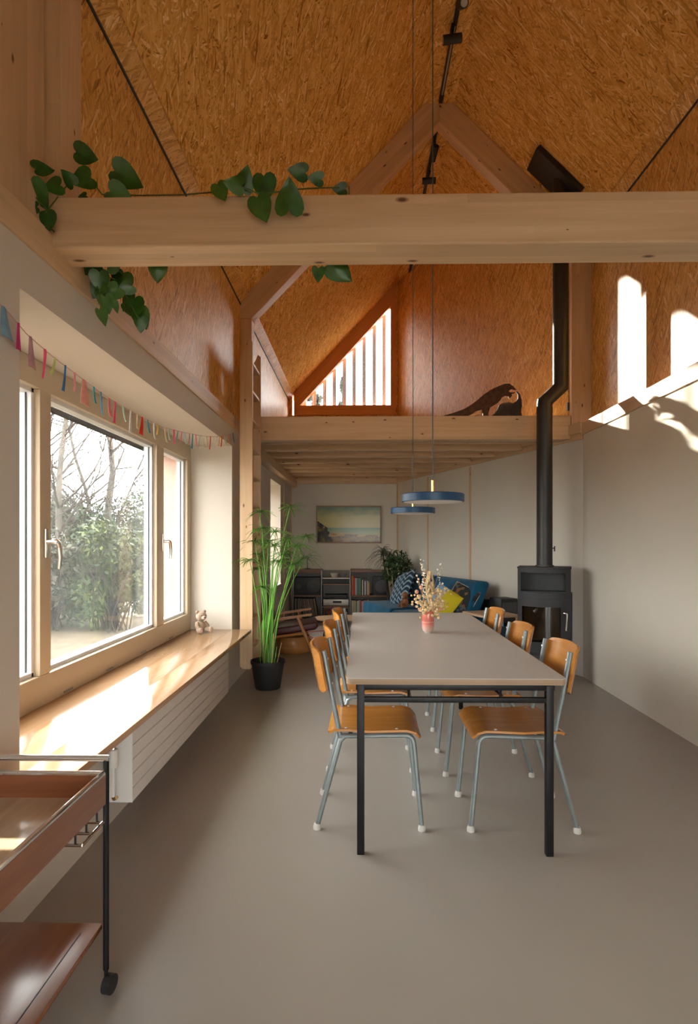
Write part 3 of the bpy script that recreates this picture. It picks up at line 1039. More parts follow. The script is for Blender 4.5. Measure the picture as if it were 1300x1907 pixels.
rr = rounded_rect(0.45, TL, 0.025)
MB().prism([(x, y, 0.737) for x, y in rr], (0, 0, 0.003)).build('linoleum_top', 'linoleum', tbl, smooth=30)
wood('table_edge', (0.30, 0.20, 0.125), (0.37, 0.255, 0.165), (0.43, 0.31, 0.21), 0.55, lam=0.004)
rr2 = rounded_rect(0.4495, TL - 0.0005, 0.025)
MB().prism([(x, y, 0.714) for x, y in rr2], (0, 0, 0.0229)).build('plywood_board', 'table_edge', tbl, smooth=30)
LX, LY, LR = 0.39, TL - 0.045, 0.0155
for sx in (-1, 1):
    for sy in (-1, 1):
        MB().box(sx * LX - LR, sx * LX + LR, sy * LY - LR, sy * LY + LR, 0.0, 0.705).build('leg', 'black_steel', tbl, axis=(0, 0, 1), bevel=0.004)
for sy in (-1, 1):
    MB().box(-LX - 0.02, LX + 0.02, sy * LY - 0.012, sy * LY + 0.012, 0.683, 0.7065).build('end_rail', 'black_steel', tbl, bevel=0.003)
    MB().box(-LX, LX, sy * LY - 0.011, sy * LY + 0.011, 0.631, 0.653).build('lower_rail', 'black_steel', tbl, bevel=0.003)
    for x in (-0.19, 0.19):
        MB().tube([(x, sy * LY, 0.652), (x, sy * LY, 0.684)], 0.006, 8).build('rail_strut', 'black_steel', tbl)
for sx in (-1, 1):
    MB().box(sx * LX - 0.012, sx * LX + 0.012, -LY, LY, 0.683, 0.7065).build('side_rail', 'black_steel', tbl, axis=(0, 1, 0), bevel=0.003)
for (x, y) in ((-0.27, -LY), (0.25, -LY), (-0.27, LY), (0.25, LY)):
    MB().box(x - 0.04, x + 0.04, y - 0.012, y + 0.012, 0.7065, 0.714).build('spacer_pad', 'beech', tbl)
MB().tube([(0.12, -LY + 0.35, 0.70), (0.20, -LY + 0.02, 0.655)], 0.006, 8).build('brace', 'black_steel', tbl)
MB().tube([(-0.12, LY - 0.35, 0.70), (-0.20, LY - 0.02, 0.655)], 0.006, 8).build('brace', 'black_steel', tbl)

# ------------------------------------------------------------------ school chairs (local: facing +x, back foot near x = 0)
def make_chair():
    c = thing('dining_chair', 'chair', 'chair')
    hw = 0.180

    def seat_fn(u, v):
        prof = [(0.050, 0.432), (0.075, 0.446), (0.14, 0.4475), (0.24, 0.441), (0.34, 0.445), (0.405, 0.447), (0.442, 0.437), (0.466, 0.412)]
        k = u * (len(prof) - 1)
        i = min(int(k), len(prof) - 2)
        a = k - i
        x = prof[i][0] * (1 - a) + prof[i + 1][0] * a
        z = prof[i][1] * (1 - a) + prof[i + 1][1] * a
        w = 2 * v - 1
        e = max(0.0, 1 - min(u, 1 - u) / 0.12)
        half = (hw + 0.016) * (1 - 0.10 * e * e)
        return (x, w * half, z + 0.004 * w * w)

    MB().sheet(seat_fn, 14, 10, 0.010).build('seat', 'chair_ply', c, axis=(1, 0, 0), smooth=60)

    def back_x(z):
        return 0.030 + (0.80 - z) * 0.19

    def back_fn(u, v):
        w = 2 * u - 1
        z = 0.615 + 0.205 * v
        z += 0.0 if v < 0.5 else -0.008 * w * w
        e = max(0.0, abs(w) - 0.86) / 0.14
        z = 0.7175 + (z - 0.7175) * (1 - 0.16 * e * e)
        return (back_x(z) - 0.0165 - 0.052 * max(0.0, 1 - abs(w) ** 2.4) ** 0.8, w * (hw + 0.016), z)

    MB().sheet(back_fn, 20, 8, 0.010).build('backrest', 'chair_ply', c, axis=(0, 1, 0), smooth=60)
    r = 0.0115
    for s in (-1, 1):
        y = s * hw
        MB().tube([(back_x(0.80), y, 0.805), (back_x(0.60), y, 0.60), (0.105, y, 0.415)], r, 10).build('back_post', 'tube_grey', c)
        MB().tube([(0.100, y, 0.421), (0.39, y, 0.428)] + arc((0.40, y, 0.428), (0.437, y, 0.385), (0.433, y, 0.427), 6) + [(0.4715, y, 0.012)], r, 10).build('front_leg', 'tube_grey', c)
        lg = MB().tube([(0.125, y, 0.420), (0.105, y, 0.40), (0.0, y, 0.012)], r, 10).build('rear_leg', 'tube_grey', c)
        for x in (0.0, 0.472):
            MB().lathe([(0, 0), (0.017, 0.0), (0.0175, 0.012), (0.014, 0.026), (0, 0.027)], 14, Matrix.Translation((x, y, 0))).build('foot_cap', 'rubber_cap', c)
        for x, z in ((0.13, 0.455), (0.36, 0.4545)):
            MB().ell((x, s * (hw - 0.006), z), (0.007, 0.007, 0.003), 8, 6).build('rivet', 'steel_dot', c)
        for z in (0.66, 0.77):
            MB().ell((back_x(z) + 0.013, y, z), (0.003, 0.006, 0.006), 8, 6).build('rivet', 'steel_dot', c)
    MB().tube([(0.15, -hw, 0.418), (0.15, hw, 0.418)], 0.009, 8).build('cross_tube', 'tube_grey', c)
    return c


ch0 = make_chair()
chairs = [
    (-0.190, 2.800, 0, 'plywood school chair on the window side of the table, at the bare floor end'),
    (-0.172, 3.460, 0, 'plywood school chair in the middle of the window side of the table'),
    (-0.150, 4.120, 0, 'plywood school chair on the window side of the table, at the armchair end'),
    (0.972, 2.785, PI, 'plywood school chair on the stove side of the table, at the bare floor end'),
    (0.950, 3.400, PI, 'plywood school chair in the middle of the stove side of the table'),
    (0.975, 4.160, PI, 'plywood school chair on the stove side of the table, at the sofa end'),
]
for i, (x, y, rz, lb) in enumerate(chairs):
    o = ch0 if i == 0 else copy_tree(ch0)
    o.location = (x, y, 0)
    o.rotation_euler = (0, 0, rz + random.uniform(-0.02, 0.02))
    tag(o, lb, 'chair', 'school chairs round the dining table')

# ------------------------------------------------------------------ vase and dried flowers
VP = W(796.5, 1180, 3.55)
VX, VYY = VP.x, 1080 * (1.3 - 0.74) / (1178 - 1008)
VX = (796.5 - 670) / 1080 * VYY
vase = thing('flower_vase', 'small coral pink glazed vase with pale foot on the dining table', 'vase', (VX, VYY, 0.74))
MB().lathe([(0.0, 0), (0.018, 0.0), (0.019, 0.004), (0.030, 0.014), (0.034, 0.03), (0.0345, 0.095), (0.032, 0.112), (0.024, 0.122), (0.022, 0.130), (0.024, 0.134),
            (0.019, 0.134), (0.019, 0.122), (0.026, 0.108), (0.026, 0.03), (0.0, 0.028)], 28).build('vase_body', 'vase_glaze', vase, smooth=60)
vase.scale = (1.08, 1.08, 1.15)
bq = thing('dried_bouquet', 'bunch of cream dried flowers standing in the coral vase', 'dried flowers', (VX, VYY, 0.776))
bq.scale = (1.12, 1.12, 1.08)
rs = random.Random(3)


def stem(p1, bend=0.02, r=0.0012):
    p0 = Vector((rs.uniform(-.008, .008), rs.uniform(-.008, .008), 0))
    p1 = Vector(p1)
    mid = p0.lerp(p1, 0.5)
    mid.x *= 0.35
    mid.y *= 0.35
    path = arc(p0, p1, mid, 6)
    return MB().tube(path, r, 6).build('stem', 'straw', bq)


# pampas plume in the middle
st = stem((0.012, 0, 0.30))
pl = MB()
for i in range(150):
    t = i / 149
    z = 0.155 + 0.155 * t
    a = rs.uniform(0, 2 * PI)
    r0 = 0.017 * math.sin(PI * (0.12 + 0.8 * t)) + 0.003
    c = Vector((0.010 + r0 * math.cos(a), r0 * math.sin(a), z))
    pl.ell(c, (0.0055, 0.0055, 0.010), 5, 4)
pl.build('plume', 'cream_flower', st)
for (x, z, y) in ((0.075, 0.34, 0.02), (-0.028, 0.36, 0.0), (-0.02, 0.33, 0.03), (0.06, 0.22, -0.02), (0.045, 0.17, -0.03), (-0.03, 0.16, -0.03), (0.085, 0.2, 0.0), (-0.055, 0.17, 0.02), (0.03, 0.13, -0.035), (-0.02, 0.12, -0.035), (0.07, 0.15, 0.03)):
    st = stem((x, y, z))
    fl = MB()
    for k in range(24):
        t = rs.uniform(0.40, 1.0)
        sp_ = 0.020 if z < 0.25 else 0.008
        c = Vector((x * (0.35 + 0.65 * t) + rs.gauss(0, sp_), y * t + rs.gauss(0, sp_), 0.03 + (z - 0.02) * t + rs.gauss(0, 0.012)))
        rr_ = rs.uniform(0.005, 0.0105) if z < 0.25 else rs.uniform(0.003, 0.006)
        fl.ell(c, (rr_, rr_ * .8, rr_), 6, 4)
    fl.build('blossom', 'white_flower' if z > 0.3 else 'cream_flower', st)
for (x, z, y) in ((-0.062, 0.20, -0.01), (-0.038, 0.225, -0.01), (0.062, 0.105, -0.04), (-0.045, 0.10, -0.03)):
    st = stem((x, y, z))
    MB().ell((x, y, z), (0.011, 0.011, 0.012), 10, 8).build('blossom', 'pink_flower', st)
for (x, z) in ((-0.05, 0.27), (-0.06, 0.29), (-0.055, 0.255), (0.082, 0.245), (-0.03, 0.24)):
    st = stem((x, 0.01, z), r=0.0008)
    MB().ell((x, 0.01, z), (0.006, 0.006, 0.006), 8, 6).build('blossom', 'white_flower', st)

# ------------------------------------------------------------------ pendant lamps
def pendant(x, y, zb, label):
    L = thing('pendant_lamp', label, 'lamp', (x, y, zb))
    R = 0.155
    MB().lathe([(R - 0.004, 0.0), (R, 0.002), (R, 0.036), (R - 0.004, 0.040), (0.02, 0.042), (0.0, 0.042)], 56).build('shade_ring', 'lamp_blue', L, smooth=40)
    MB().lathe([(0, -0.001), (R - 0.010, -0.001), (R - 0.010, 0.004), (0, 0.004)], 56).build('diffuser', 'lamp_white', L, smooth=40)
    MB().lathe([(0, 0.040), (0.0075, 0.040), (0.0075, 0.108), (0.004, 0.112), (0, 0.112)], 16).build('stem', 'brass', L)
    top = roof_z(x) - zb - 0.002
    MB().tube([(0, 0, 0.110), (0, 0, top)], 0.0028, 8).build('cord', 'cord_grey', L)
    return L


p1 = W(806, 936, 2.89)
p2 = W(769, 957, 4.08)
pendant(p1.x, 2.89, 1.495, 'flat blue disc pendant lamp over the table half away from the sofa')
pendant(p2.x, 4.08, 1.495, 'flat blue disc pendant lamp over the table half towards the sofa')

# ------------------------------------------------------------------ ladder
lad = thing('loft_ladder', 'fixed spruce ladder rising to the loft beside the window sill', 'ladder', (-1.03, 5.24, 0))
for y in (0.0, 0.44):
    w_, zt = 0.058, 3.11
    pr = [(-w_, 0.165), (-w_ + 0.025, 0.14), (w_ - 0.025, 0.14), (w_, 0.165), (w_, zt), (w_ - 0.03, zt + 0.025), (-w_ + 0.07, zt - 0.02), (-w_, zt - 0.14)]
    MB().prism([(x, y, z) for x, z in pr], (0, 0.032, 0)).build('side_rail', 'spruce', lad, axis=(0, 0, 1), smooth=0, bevel=0.003)
for i in range(11):
    z = 0.32 + 0.262 * i
    MB().box(-0.048, 0.048, 0.030, 0.442, z - 0.011, z + 0.011).build('rung', 'spruce_plain', lad, axis=(0, 1, 0), bevel=0.003)

# ------------------------------------------------------------------ wood stove and flue
SX, SY, SRZ = 1.732, 5.47, math.radians(-20)
stv = thing('wood_stove', 'anthracite wood stove with curved glass door and black flue pipe', 'stove', (SX, SY, 0), SRZ)
hw = 0.232


def front_y(x):
    return -0.130 - 0.092 * (1 - (x / hw) ** 2)


def curved(x0, x1, z0, z1, d0, d1, n=14):
    """Slab that follows the stove's bowed front; d0/d1: offsets out of/into the front."""
    mb = MB()
    vs, fs = [], []
    for i in range(n + 1):
        x = x0 + (x1 - x0) * i / n
        f = front_y(x)
        for (dd, z) in ((d0, z0), (d0, z1), (d1, z1), (d1, z0)):
            vs.append((x, f - dd, z))
    for i in range(n):
        for k in range(4):
            k2 = (k + 1) % 4
            fs.append((i * 4 + k, i * 4 + k2, (i + 1) * 4 + k2, (i + 1) * 4 + k))
    fs += [(3, 2, 1, 0), tuple(n * 4 + k for k in range(4))]
    return mb.add(vs, fs)


def body_ring(z0, z1, inset=0.0, close_front=True):
    pts = [(hw - inset, 0.17 - inset), (-hw + inset, 0.17 - inset)]
    pts += [(x * (hw - inset) / hw, front_y(x) + inset) for x in [-hw + 2 * hw * i / 14 for i in range(15)]]
    return pts


H_ = 1.06
base_pts = body_ring(0, 0)
# shell: sides, back, curved bands leave the niche and the door opening free
sh = MB().box(-hw, -hw + 0.012, -0.13, 0.17, 0.10, H_ - 0.012).box(hw - 0.012, hw, -0.13, 0.17, 0.10, H_ - 0.012).box(-hw, hw, 0.158, 0.17, 0.10, H_ - 0.012)
sh.build('body_shell', 'stove_steel', stv, axis=(0, 0, 1), smooth=30)
curved(-hw, hw, 0.10, 0.26, 0.0, -0.012).build('lower_front', 'stove_steel', stv)
curved(-hw, hw, 0.295, 0.345, 0.0, -0.012).build('ash_drawer', 'stove_steel', stv)
curved(-hw, hw, 0.262, 0.293, -0.006, -0.016).build('drawer_gap', 'stove_dark', stv)
curved(-hw, hw, 0.775, 0.835, 0.0, -0.012).build('middle_band', 'stove_steel', stv)
curved(-hw, hw, 1.012, H_ - 0.012, 0.0, -0.012).build('top_band', 'stove_steel', stv)
for (x0, x1) in ((-hw, -hw + 0.03), (hw - 0.045, hw)):
    curved(x0, x1, 0.835, 1.012, 0.0, -0.012, 4).build('niche_jamb', 'stove_steel', stv)
MB().box(-hw + 0.012, hw - 0.012, -0.02, 0.0, 0.835, 1.012).box(-hw + 0.012, hw - 0.012, -0.15, 0.0, 0.832, 0.842).build('warming_niche', 'stove_steel', stv, smooth=0)
MB().prism([(x * 1.02, y * 1.03, H_ - 0.012) for x, y in base_pts], (0, 0, 0.016)).build('top_plate', 'stove_steel', stv, smooth=30, bevel=0.003)
MB().prism([(x * 0.97, y * 0.97, 0.0) for x, y in base_pts], (0, 0, 0.10)).build('plinth', 'stove_dark', stv, smooth=30)
# firebox and door
fb = MB().box(-0.19, 0.19, 0.10, 0.11, 0.35, 0.77).box(-0.20, -0.19, -0.12, 0.11, 0.35, 0.77).box(0.19, 0.20, -0.12, 0.11, 0.35, 0.77).box(-0.2, 0.2, -0.13, 0.11, 0.345, 0.352).box(-0.2, 0.2, -0.13, 0.11, 0.768, 0.775)
fb.build('firebox', 'vermiculite', stv, smooth=0)
door = curved(-hw, -hw + 0.042, 0.345, 0.775, 0.008, -0.010, 4)
for a in (curved(hw - 0.085, hw, 0.345, 0.775, 0.008, -0.010, 5), curved(-hw + 0.042, hw - 0.085, 0.345, 0.385, 0.008, -0.010), curved(-hw + 0.042, hw - 0.085, 0.705, 0.775, 0.008, -0.010)):
    door.add(a.v, a.f)
door = door.build('stove_door', 'stove_steel', stv, smooth=30)
curved(-hw + 0.040, hw - 0.083, 0.383, 0.707, -0.002, -0.006).build('door_glass', 'stove_glass', door)
hx = hw - 0.045
fy = front_y(hx) - 0.008
MB().tube([(hx - 0.012, fy, 0.655), (hx - 0.012, fy - 0.03, 0.655)] + arc((hx - 0.004, fy - 0.035, 0.655), (hx + 0.012, fy - 0.035, 0.64), (hx + 0.012, fy - 0.035, 0.655), 5) + [(hx + 0.004, fy - 0.035, 0.50)], 0.008, 10).build('handle', 'chrome', door)
MB().box(0.03, 0.036, 0.09, 0.10, 0.36, 0.76).build('firebrick_joint', 'stove_dark', stv)
MB().ell((-0.03, front_y(-.03) - 0.004, 0.235), (0.008, 0.006, 0.008), 8, 6).build('air_knob', 'chrome', stv)
# side cheek with the log guard
MB().prism([(hw, -0.10, 0.08), (hw, 0.14, 0.08), (hw, 0.14, 0.82), (hw, -0.06, 0.82)], (0.012, 0, 0)).build('side_cheek', 'stove_dark', stv, smooth=0)
# flue (authored in the stove frame but upright)
PR = 0.0715
ux = Matrix.Rotation(-SRZ, 3, 'Z') @ Vector((1, 0, 0))
dsh = ux * 0.150
top_z = roof_z(SX + 0.15) - 0.01
pth = [(0, 0, H_), (0, 0, 2.585)]
pth = pth + [Vector((0, 0, 2.605)), Vector((dsh.x, dsh.y, 2.745)), Vector((dsh.x, dsh.y, 2.765)), Vector((dsh.x, dsh.y, top_z + 0.08))]
flue = MB().tube(pth, PR, 28).build('flue_pipe', 'flue_black', stv, smooth=30)
MB().lathe([(PR + 0.012, 0), (PR + 0.012, 0.012), (PR, 0.014)], 28, Matrix.Translation((0, 0, H_ + 0.004))).build('flue_collar', 'flue_black', flue)
MB().lathe([(PR + 0.002, 0), (PR + 0.002, 0.05), (PR, 0.052)], 28, Matrix.Translation((0, 0, 2.5))).build('pipe_joint', 'flue_black', flue)
kx = ux * 1.0
MB().tube([Vector((kx.x * PR, kx.y * PR, 1.235)), Vector((kx.x * (PR + .022), kx.y * (PR + .022), 1.235))], 0.005, 8).build('damper_shaft', 'black_steel', flue)
MB().tube([Vector((kx.x * (PR + .022), kx.y * (PR + .022), 1.205)), Vector((kx.x * (PR + .022), kx.y * (PR + .022), 1.255))], 0.005, 8).build('damper_handle', 'black_steel', flue)
# ceiling plate round the flue
n_r = Vector((-SL_R, 0, -1)).normalized()
t_r = Vector((1, 0, -SL_R)).normalized()
pc = Vector((SX + 0.15, SY, roof_z(SX + 0.15)))
q = []
for (a, b) in ((-0.33, -0.15), (0.24, -0.15), (0.24, 0.16), (-0.33, 0.16)):
    q.append(pc + t_r * a + Vector((0, b, 0)) + n_r * 0.004)
fp = MB().prism(q, n_r * 0.05).build('flue_ceiling_plate', 'black_plastic', smooth=0, bevel=0.004)
tag(fp, 'square black plate where the flue pipe meets the sloping ceiling', 'flue plate')

# ------------------------------------------------------------------ track lights
trk = thing('ceiling_track', 'black lighting track under the ridge in front of the loft', 'track light', (0.793, 0, RIDGE_Z))
MB().box(-0.017, 0.017, -1.0, 5.68, -0.034, -0.001).build('rail', 'black_plastic', trk, axis=(0, 1, 0), smooth=0)
MB().box(-0.007, 0.007, 4.85, 5.62, -0.0355, -0.033).build('contact_strip', 'silver', trk, axis=(0, 1, 0), smooth=0)
MB().box(-0.02, 0.02, 5.60, 5.70, -0.040, -0.001).build('end_feed', 'black_plastic', trk, bevel=0.004)
trk2 = thing('ceiling_track', 'black lighting track under the ridge inside the loft', 'track light', (0.80, 0, RIDGE_Z))
MB().box(-0.017, 0.017, 5.95, 9.3, -0.034, -0.001).build('rail', 'black_plastic', trk2, axis=(0, 1, 0), smooth=0)


def spot(y, x, dirv, label):
    o = thing('spotlight', label, 'spotlight', (x, y, RIDGE_Z - 0.034))
    MB().box(-0.015, 0.015, -0.05, 0.05, -0.016, 0.0).build('track_adapter', 'black_plastic', o, axis=(0, 1, 0), smooth=0)
    MB().tube([(0, 0, -0.014), (0, 0, -0.06)], 0.007, 8).build('stem', 'black_plastic', o)
    dv = Vector(dirv).normalized()
    c = Vector((0, 0, -0.092))
    MB().tube([c - dv * 0.078, c + dv * 0.078], 0.036, 22).build('barrel', 'black_plastic', o, smooth=50)
    MB().tube([c + dv * 0.0775, c + dv * 0.0795], 0.027, 22).build('lens', 'silver', o, smooth=50)
    return o


spot(4.55, 0.800, (0.06, -0.62, -0.5), 'black cylinder spotlight with its lens tipped down towards the dining table')
spot(4.87, 0.775, (-1, 0.0, -0.12), 'black cylinder spotlight turned sideways towards the window')
spot(6.30, 0.805, (-0.16, 0.95, -0.45), 'black cylinder spotlight tipped along the track inside the loft')
spot(6.78, 0.808, (-1, 0.05, 0.0), 'black cylinder spotlight turned sideways inside the loft')

# ------------------------------------------------------------------ tea trolley
tro = thing('tea_trolley', 'teak tea trolley with black tube legs in front of the window sill', 'trolley', (-0.93, 1.21, 0))
tx, ty = 0.196, 0.455
for sx in (-1, 1):
    for sy in (-1, 1):
        MB().tube([(sx * tx, sy * ty, 0.062), (sx * tx, sy * ty, 0.672)], 0.0085, 12).build('leg', 'black_steel', tro)
        whl = MB().tube([(sx * tx + 0.002, sy * ty - 0.006, 0.026), (sx * tx + 0.024, sy * ty - 0.010, 0.026)], 0.026, 20).build('caster_wheel', 'black_plastic', tro, smooth=50)
        MB().tube([(sx * tx, sy * ty, 0.064), (sx * tx, sy * ty, 0.030), (sx * tx + 0.014, sy * ty - 0.007, 0.028)], 0.006, 8).build('caster_fork', 'black_steel', whl)
for sy in (-1, 1):
    MB().tube([(-tx - 0.008, sy * ty, 0.672), (tx + 0.008, sy * ty, 0.672)], 0.009, 12).build('handle_bar', 'chrome', tro)
trw = tx + 0.004
MB().box(-trw + 0.012, trw - 0.012, -ty + 0.022, ty - 0.022, 0.553, 0.566).build('tray_bottom', 'tray_laminate_lit', tro, axis=(0, 1, 0), smooth=0)
for (x0, x1, y0, y1) in ((trw - 0.012, trw, -ty + 0.012, ty - 0.012), (-trw, -trw + 0.012, -ty + 0.012, ty - 0.012)):
    MB().box(x0, x1, y0, y1, 0.545, 0.632).build('tray_side', 'teak', tro, axis=(0, 1, 0), smooth=0)
for (y0, y1) in ((-ty + 0.010, -ty + 0.022), (ty - 0.022, ty - 0.010)):
    MB().box(-trw + 0.012, trw - 0.012, y0, y1, 0.553, 0.630).build('tray_side', 'teak', tro, smooth=0)
rim = [(-trw + 0.006, -ty + 0.016, 0.634), (trw - 0.006, -ty + 0.016, 0.634), (trw - 0.006, ty - 0.016, 0.634), (-trw + 0.006, ty - 0.016, 0.634), (-trw + 0.006, -ty + 0.016, 0.634)]
for a, b in zip(rim, rim[1:]):
    MB().tube([a, b], 0.0075, 10).build('tray_rim', 'chrome', tro)
MB().box(-trw + 0.02, trw - 0.012, -ty + 0.02, ty - 0.006, 0.183, 0.199).build('lower_shelf', 'teak', tro, axis=(0, 1, 0), bevel=0.002)
MB().box(trw - 0.055, trw - 0.052, -ty + 0.05, ty - 0.05, 0.1985, 0.1995).build('inlay_line', 'black_steel', tro, smooth=0)
for x, y in ((0.13, ty - 0.030), (0.135, ty - 0.10)):
    MB().ell((x, y, 0.572), (0.007, 0.007, 0.010), 10, 8).build('tray_stud', 'chrome', tro)
hk = MB().tube([(trw - 0.004, 0.31, 0.496), (trw - 0.004, 0.435, 0.496)], 0.0045, 8).build('hook_rail', 'chrome', tro)
for y in (0.31, 0.372, 0.435):
    MB().tube([(trw - 0.004, y, 0.496), (trw - 0.05, y, 0.496)], 0.0045, 8).build('prong', 'chrome', hk)
    MB().tube([(trw - 0.022, y, 0.496), (trw - 0.022, y, 0.553)], 0.003, 8).build('hanger', 'black_steel', hk)

# ------------------------------------------------------------------ bunting
bun = thing('bunting', 'string of small colourful fabric pennants across the long window', 'bunting', (-1.133, 1.70, 2.05))
SP = [(1.70, 2.07), (1.86, 2.035), (1.95, 2.005), (2.10, 1.983), (2.38, 1.960), (2.61, 1.944), (3.03, 1.944), (3.31, 1.955), (3.71, 2.0), (4.23, 2.067), (4.9, 2.19), (5.215, 2.285)]


def sz(y):
    for (a, b) in zip(SP, SP[1:]):
        if a[0] <= y <= b[0]:
            return a[1] + (b[1] - a[1]) * (y - a[0]) / (b[0] - a[0])
    return SP[-1][1]


MB().tube([(0, y - 1.70, z - 2.05) for y, z in SP], 0.0016, 6).build('string', 'string', bun)
pal = {'magenta': (0.40, 0.02, 0.13), 'mauve': (0.36, 0.20, 0.22), 'hot_pink': (0.65, 0.07, 0.16), 'lime': (0.36, 0.45, 0.13), 'blue': (0.03, 0.13, 0.28), 'pink': (0.62, 0.20, 0.24),
       'coral': (0.66, 0.27, 0.22), 'teal': (0.05, 0.28, 0.33), 'sky': (0.10, 0.30, 0.42), 'mint': (0.40, 0.56, 0.48), 'white': (0.66, 0.63, 0.60), 'cream': (0.66, 0.52, 0.32),
       'red': (0.58, 0.04, 0.02), 'pale_blue': (0.42, 0.52, 0.58), 'yellow': (0.62, 0.42, 0.06), 'grey': (0.25, 0.28, 0.30), 'denim': (0.13, 0.24, 0.34)}
for k, c in pal.items():
    plain('flag_' + k, tuple(min(0.8, q * 1.3) for q in c), 0.85, var=0.12, scale=40)
flags = [(6, 'denim', .06, .095), (33, 'magenta', .03, .09), (56, 'mauve', .045, .11), (83, 'hot_pink', .03, .105), (101, 'lime', .025, .065), (120, 'blue', .025, .10), (138, 'pink', .025, .075), (156, 'coral', .075, .10),
         (173, 'teal', .025, .07), (187, 'sky', .03, .10), (202, 'pink', .045, .085), (213, 'hot_pink', .03, .10), (229, 'mint', .035, .07), (242, 'white', .035, .11), (254, 'cream', .025, .075), (264, 'red', .06, .09),
         (274, 'teal', .03, .07), (285, 'white', .025, .09), (293, 'yellow', .03, .055), (306, 'cream', .03, .085), (313, 'mint', .03, .07), (323, 'hot_pink', .03, .085), (330, 'grey', .03, .07), (337, 'pink', .03, .065),
         (344, 'pale_blue', .045, .075), (352, 'mauve', .03, .07), (358, 'teal', .045, .10), (364, 'pink', .035, .085), (371, 'mint', .04, .09), (378, 'white', .04, .085), (384, 'cream', .04, .08), (391, 'red', .03, .10),
         (397, 'white', .04, .085), (403, 'white', .04, .08), (408, 'yellow', .035, .08), (412, 'red', .035, .085), (417, 'cream', .03, .075), (421, 'mint', .04, .08), (425, 'coral', .03, .07), (429, 'grey', .045, .09), (433, 'blue', .04, .085)]
for i, (u, cn, w_, l_) in enumerate(flags):
    dx = (u - 650.0) / F_PX
    ratio = (dx * math.cos(YAW) - math.sin(YAW)) / (dx * math.sin(YAW) + math.cos(YAW))
    y = min(-1.133 / ratio, 5.20)
    z = sz(y)
    yy, zz_ = y - 1.70, z - 2.05
    wt, wb = (w_ * 0.9, w_ * 0.45) if i % 3 == 0 and w_ < .05 else (w_ * 0.55, w_ * 1.15)
    lean = random.uniform(-0.012, 0.012)
    cv = random.uniform(-0.012, 0.012)

    def ff(a, b, yy=yy, zz_=zz_, wt=wt, wb=wb, l_=l_, lean=lean, cv=cv):
        hw_ = (wt * (1 - b) + wb * b) / 2
        return (0.004 + cv * b * b + 0.004 * math.sin(a * 5), yy + (2 * a - 1) * hw_ + lean * b * b, zz_ - l_ * b)
    MB().sheet(ff, 3, 4, 0.0012).build('pennant', 'flag_' + cn, bun, smooth=60)

# ------------------------------------------------------------------ teddy bear on the sill
ted = thing('teddy_bear', 'small beige teddy bear sitting in the far corner of the window sill', 'teddy bear', (-1.385, 5.02, SZ), math.radians(48))
MB().ell((0, 0, 0.052), (0.044, 0.040, 0.054), 20, 14).build('body', 'bear_fur', ted)
hd = MB().ell((0, -0.012, 0.142), (0.047, 0.042, 0.043), 22, 16).build('head', 'bear_fur', ted)
MB().ell((0, -0.050, 0.131), (0.022, 0.018, 0.018), 14, 10).build('muzzle', 'bear_paw', hd)
MB().ell((0, -0.068, 0.137), (0.007, 0.005, 0.005), 8, 6).build('nose', 'ink', hd)
for s in (-1, 1):
    MB().ell((s * 0.036, -0.005, 0.178), (0.017, 0.010, 0.017), 12, 10).build('ear', 'bear_fur', hd)
    MB().ell((s * 0.020, -0.050, 0.150), (0.0045, 0.004, 0.0045), 8, 6).build('eye', 'ink', hd)
    MB().tube([(s * 0.036, -0.006, 0.090), (s * 0.052, -0.024, 0.060), (s * 0.044, -0.046, 0.036)], [0.016, 0.018, 0.016], 10).build('arm', 'bear_fur', ted)
    lg = MB().tube([(s * 0.026, -0.012, 0.026), (s * 0.042, -0.050, 0.024), (s * 0.050, -0.078, 0.026)], [0.022, 0.024, 0.023], 12).build('leg', 'bear_fur', ted)
    MB().ell((s * 0.051, -0.084, 0.028), (0.021, 0.010, 0.026), 12, 10).build('foot_pad', 'bear_paw', lg)

# ------------------------------------------------------------------ papyrus
PX, PY = -0.815, 5.13
pap = thing('potted_papyrus', 'tall green papyrus plant in a black pot beside the ladder', 'plant', (PX, PY, 0))
MB().lathe([(0, 0), (0.108, 0), (0.112, 0.01), (0.146, 0.222), (0.152, 0.222), (0.152, 0.248), (0.143, 0.248), (0.138, 0.215), (0.0, 0.212)], 36).build('pot', 'pot_black', pap, smooth=40)
MB().lathe([(0, 0.20), (0.137, 0.20), (0.136, 0.216), (0, 0.218)], 28).build('soil', 'soil', pap)
rs = random.Random(11)


def ribbon(mb, p0, d, length, width, droop, n=4):
    """A thin arching blade."""
    d = Vector(d).normalized()
    side = d.cross(Vector((0, 0, 1)))
    side = side.normalized() if side.length > 0.05 else Vector((1, 0, 0))
    vs = []
    for i in range(n + 1):
        t = i / n
        c = Vector(p0) + d * length * t + Vector((0, 0, -droop * length * t * t))
        w_ = width * (1 - t) ** 0.6 * 0.5 + 0.0004
        up = Vector((0, 0, width * 0.12))
        vs += [c - side * w_ + up, c - up, c + side * w_ + up]
    fs = []
    for i in range(n):
        fs += [(i * 3, i * 3 + 1, i * 3 + 4, i * 3 + 3), (i * 3 + 1, i * 3 + 2, i * 3 + 5, i * 3 + 4)]
    mb.add(vs, fs)


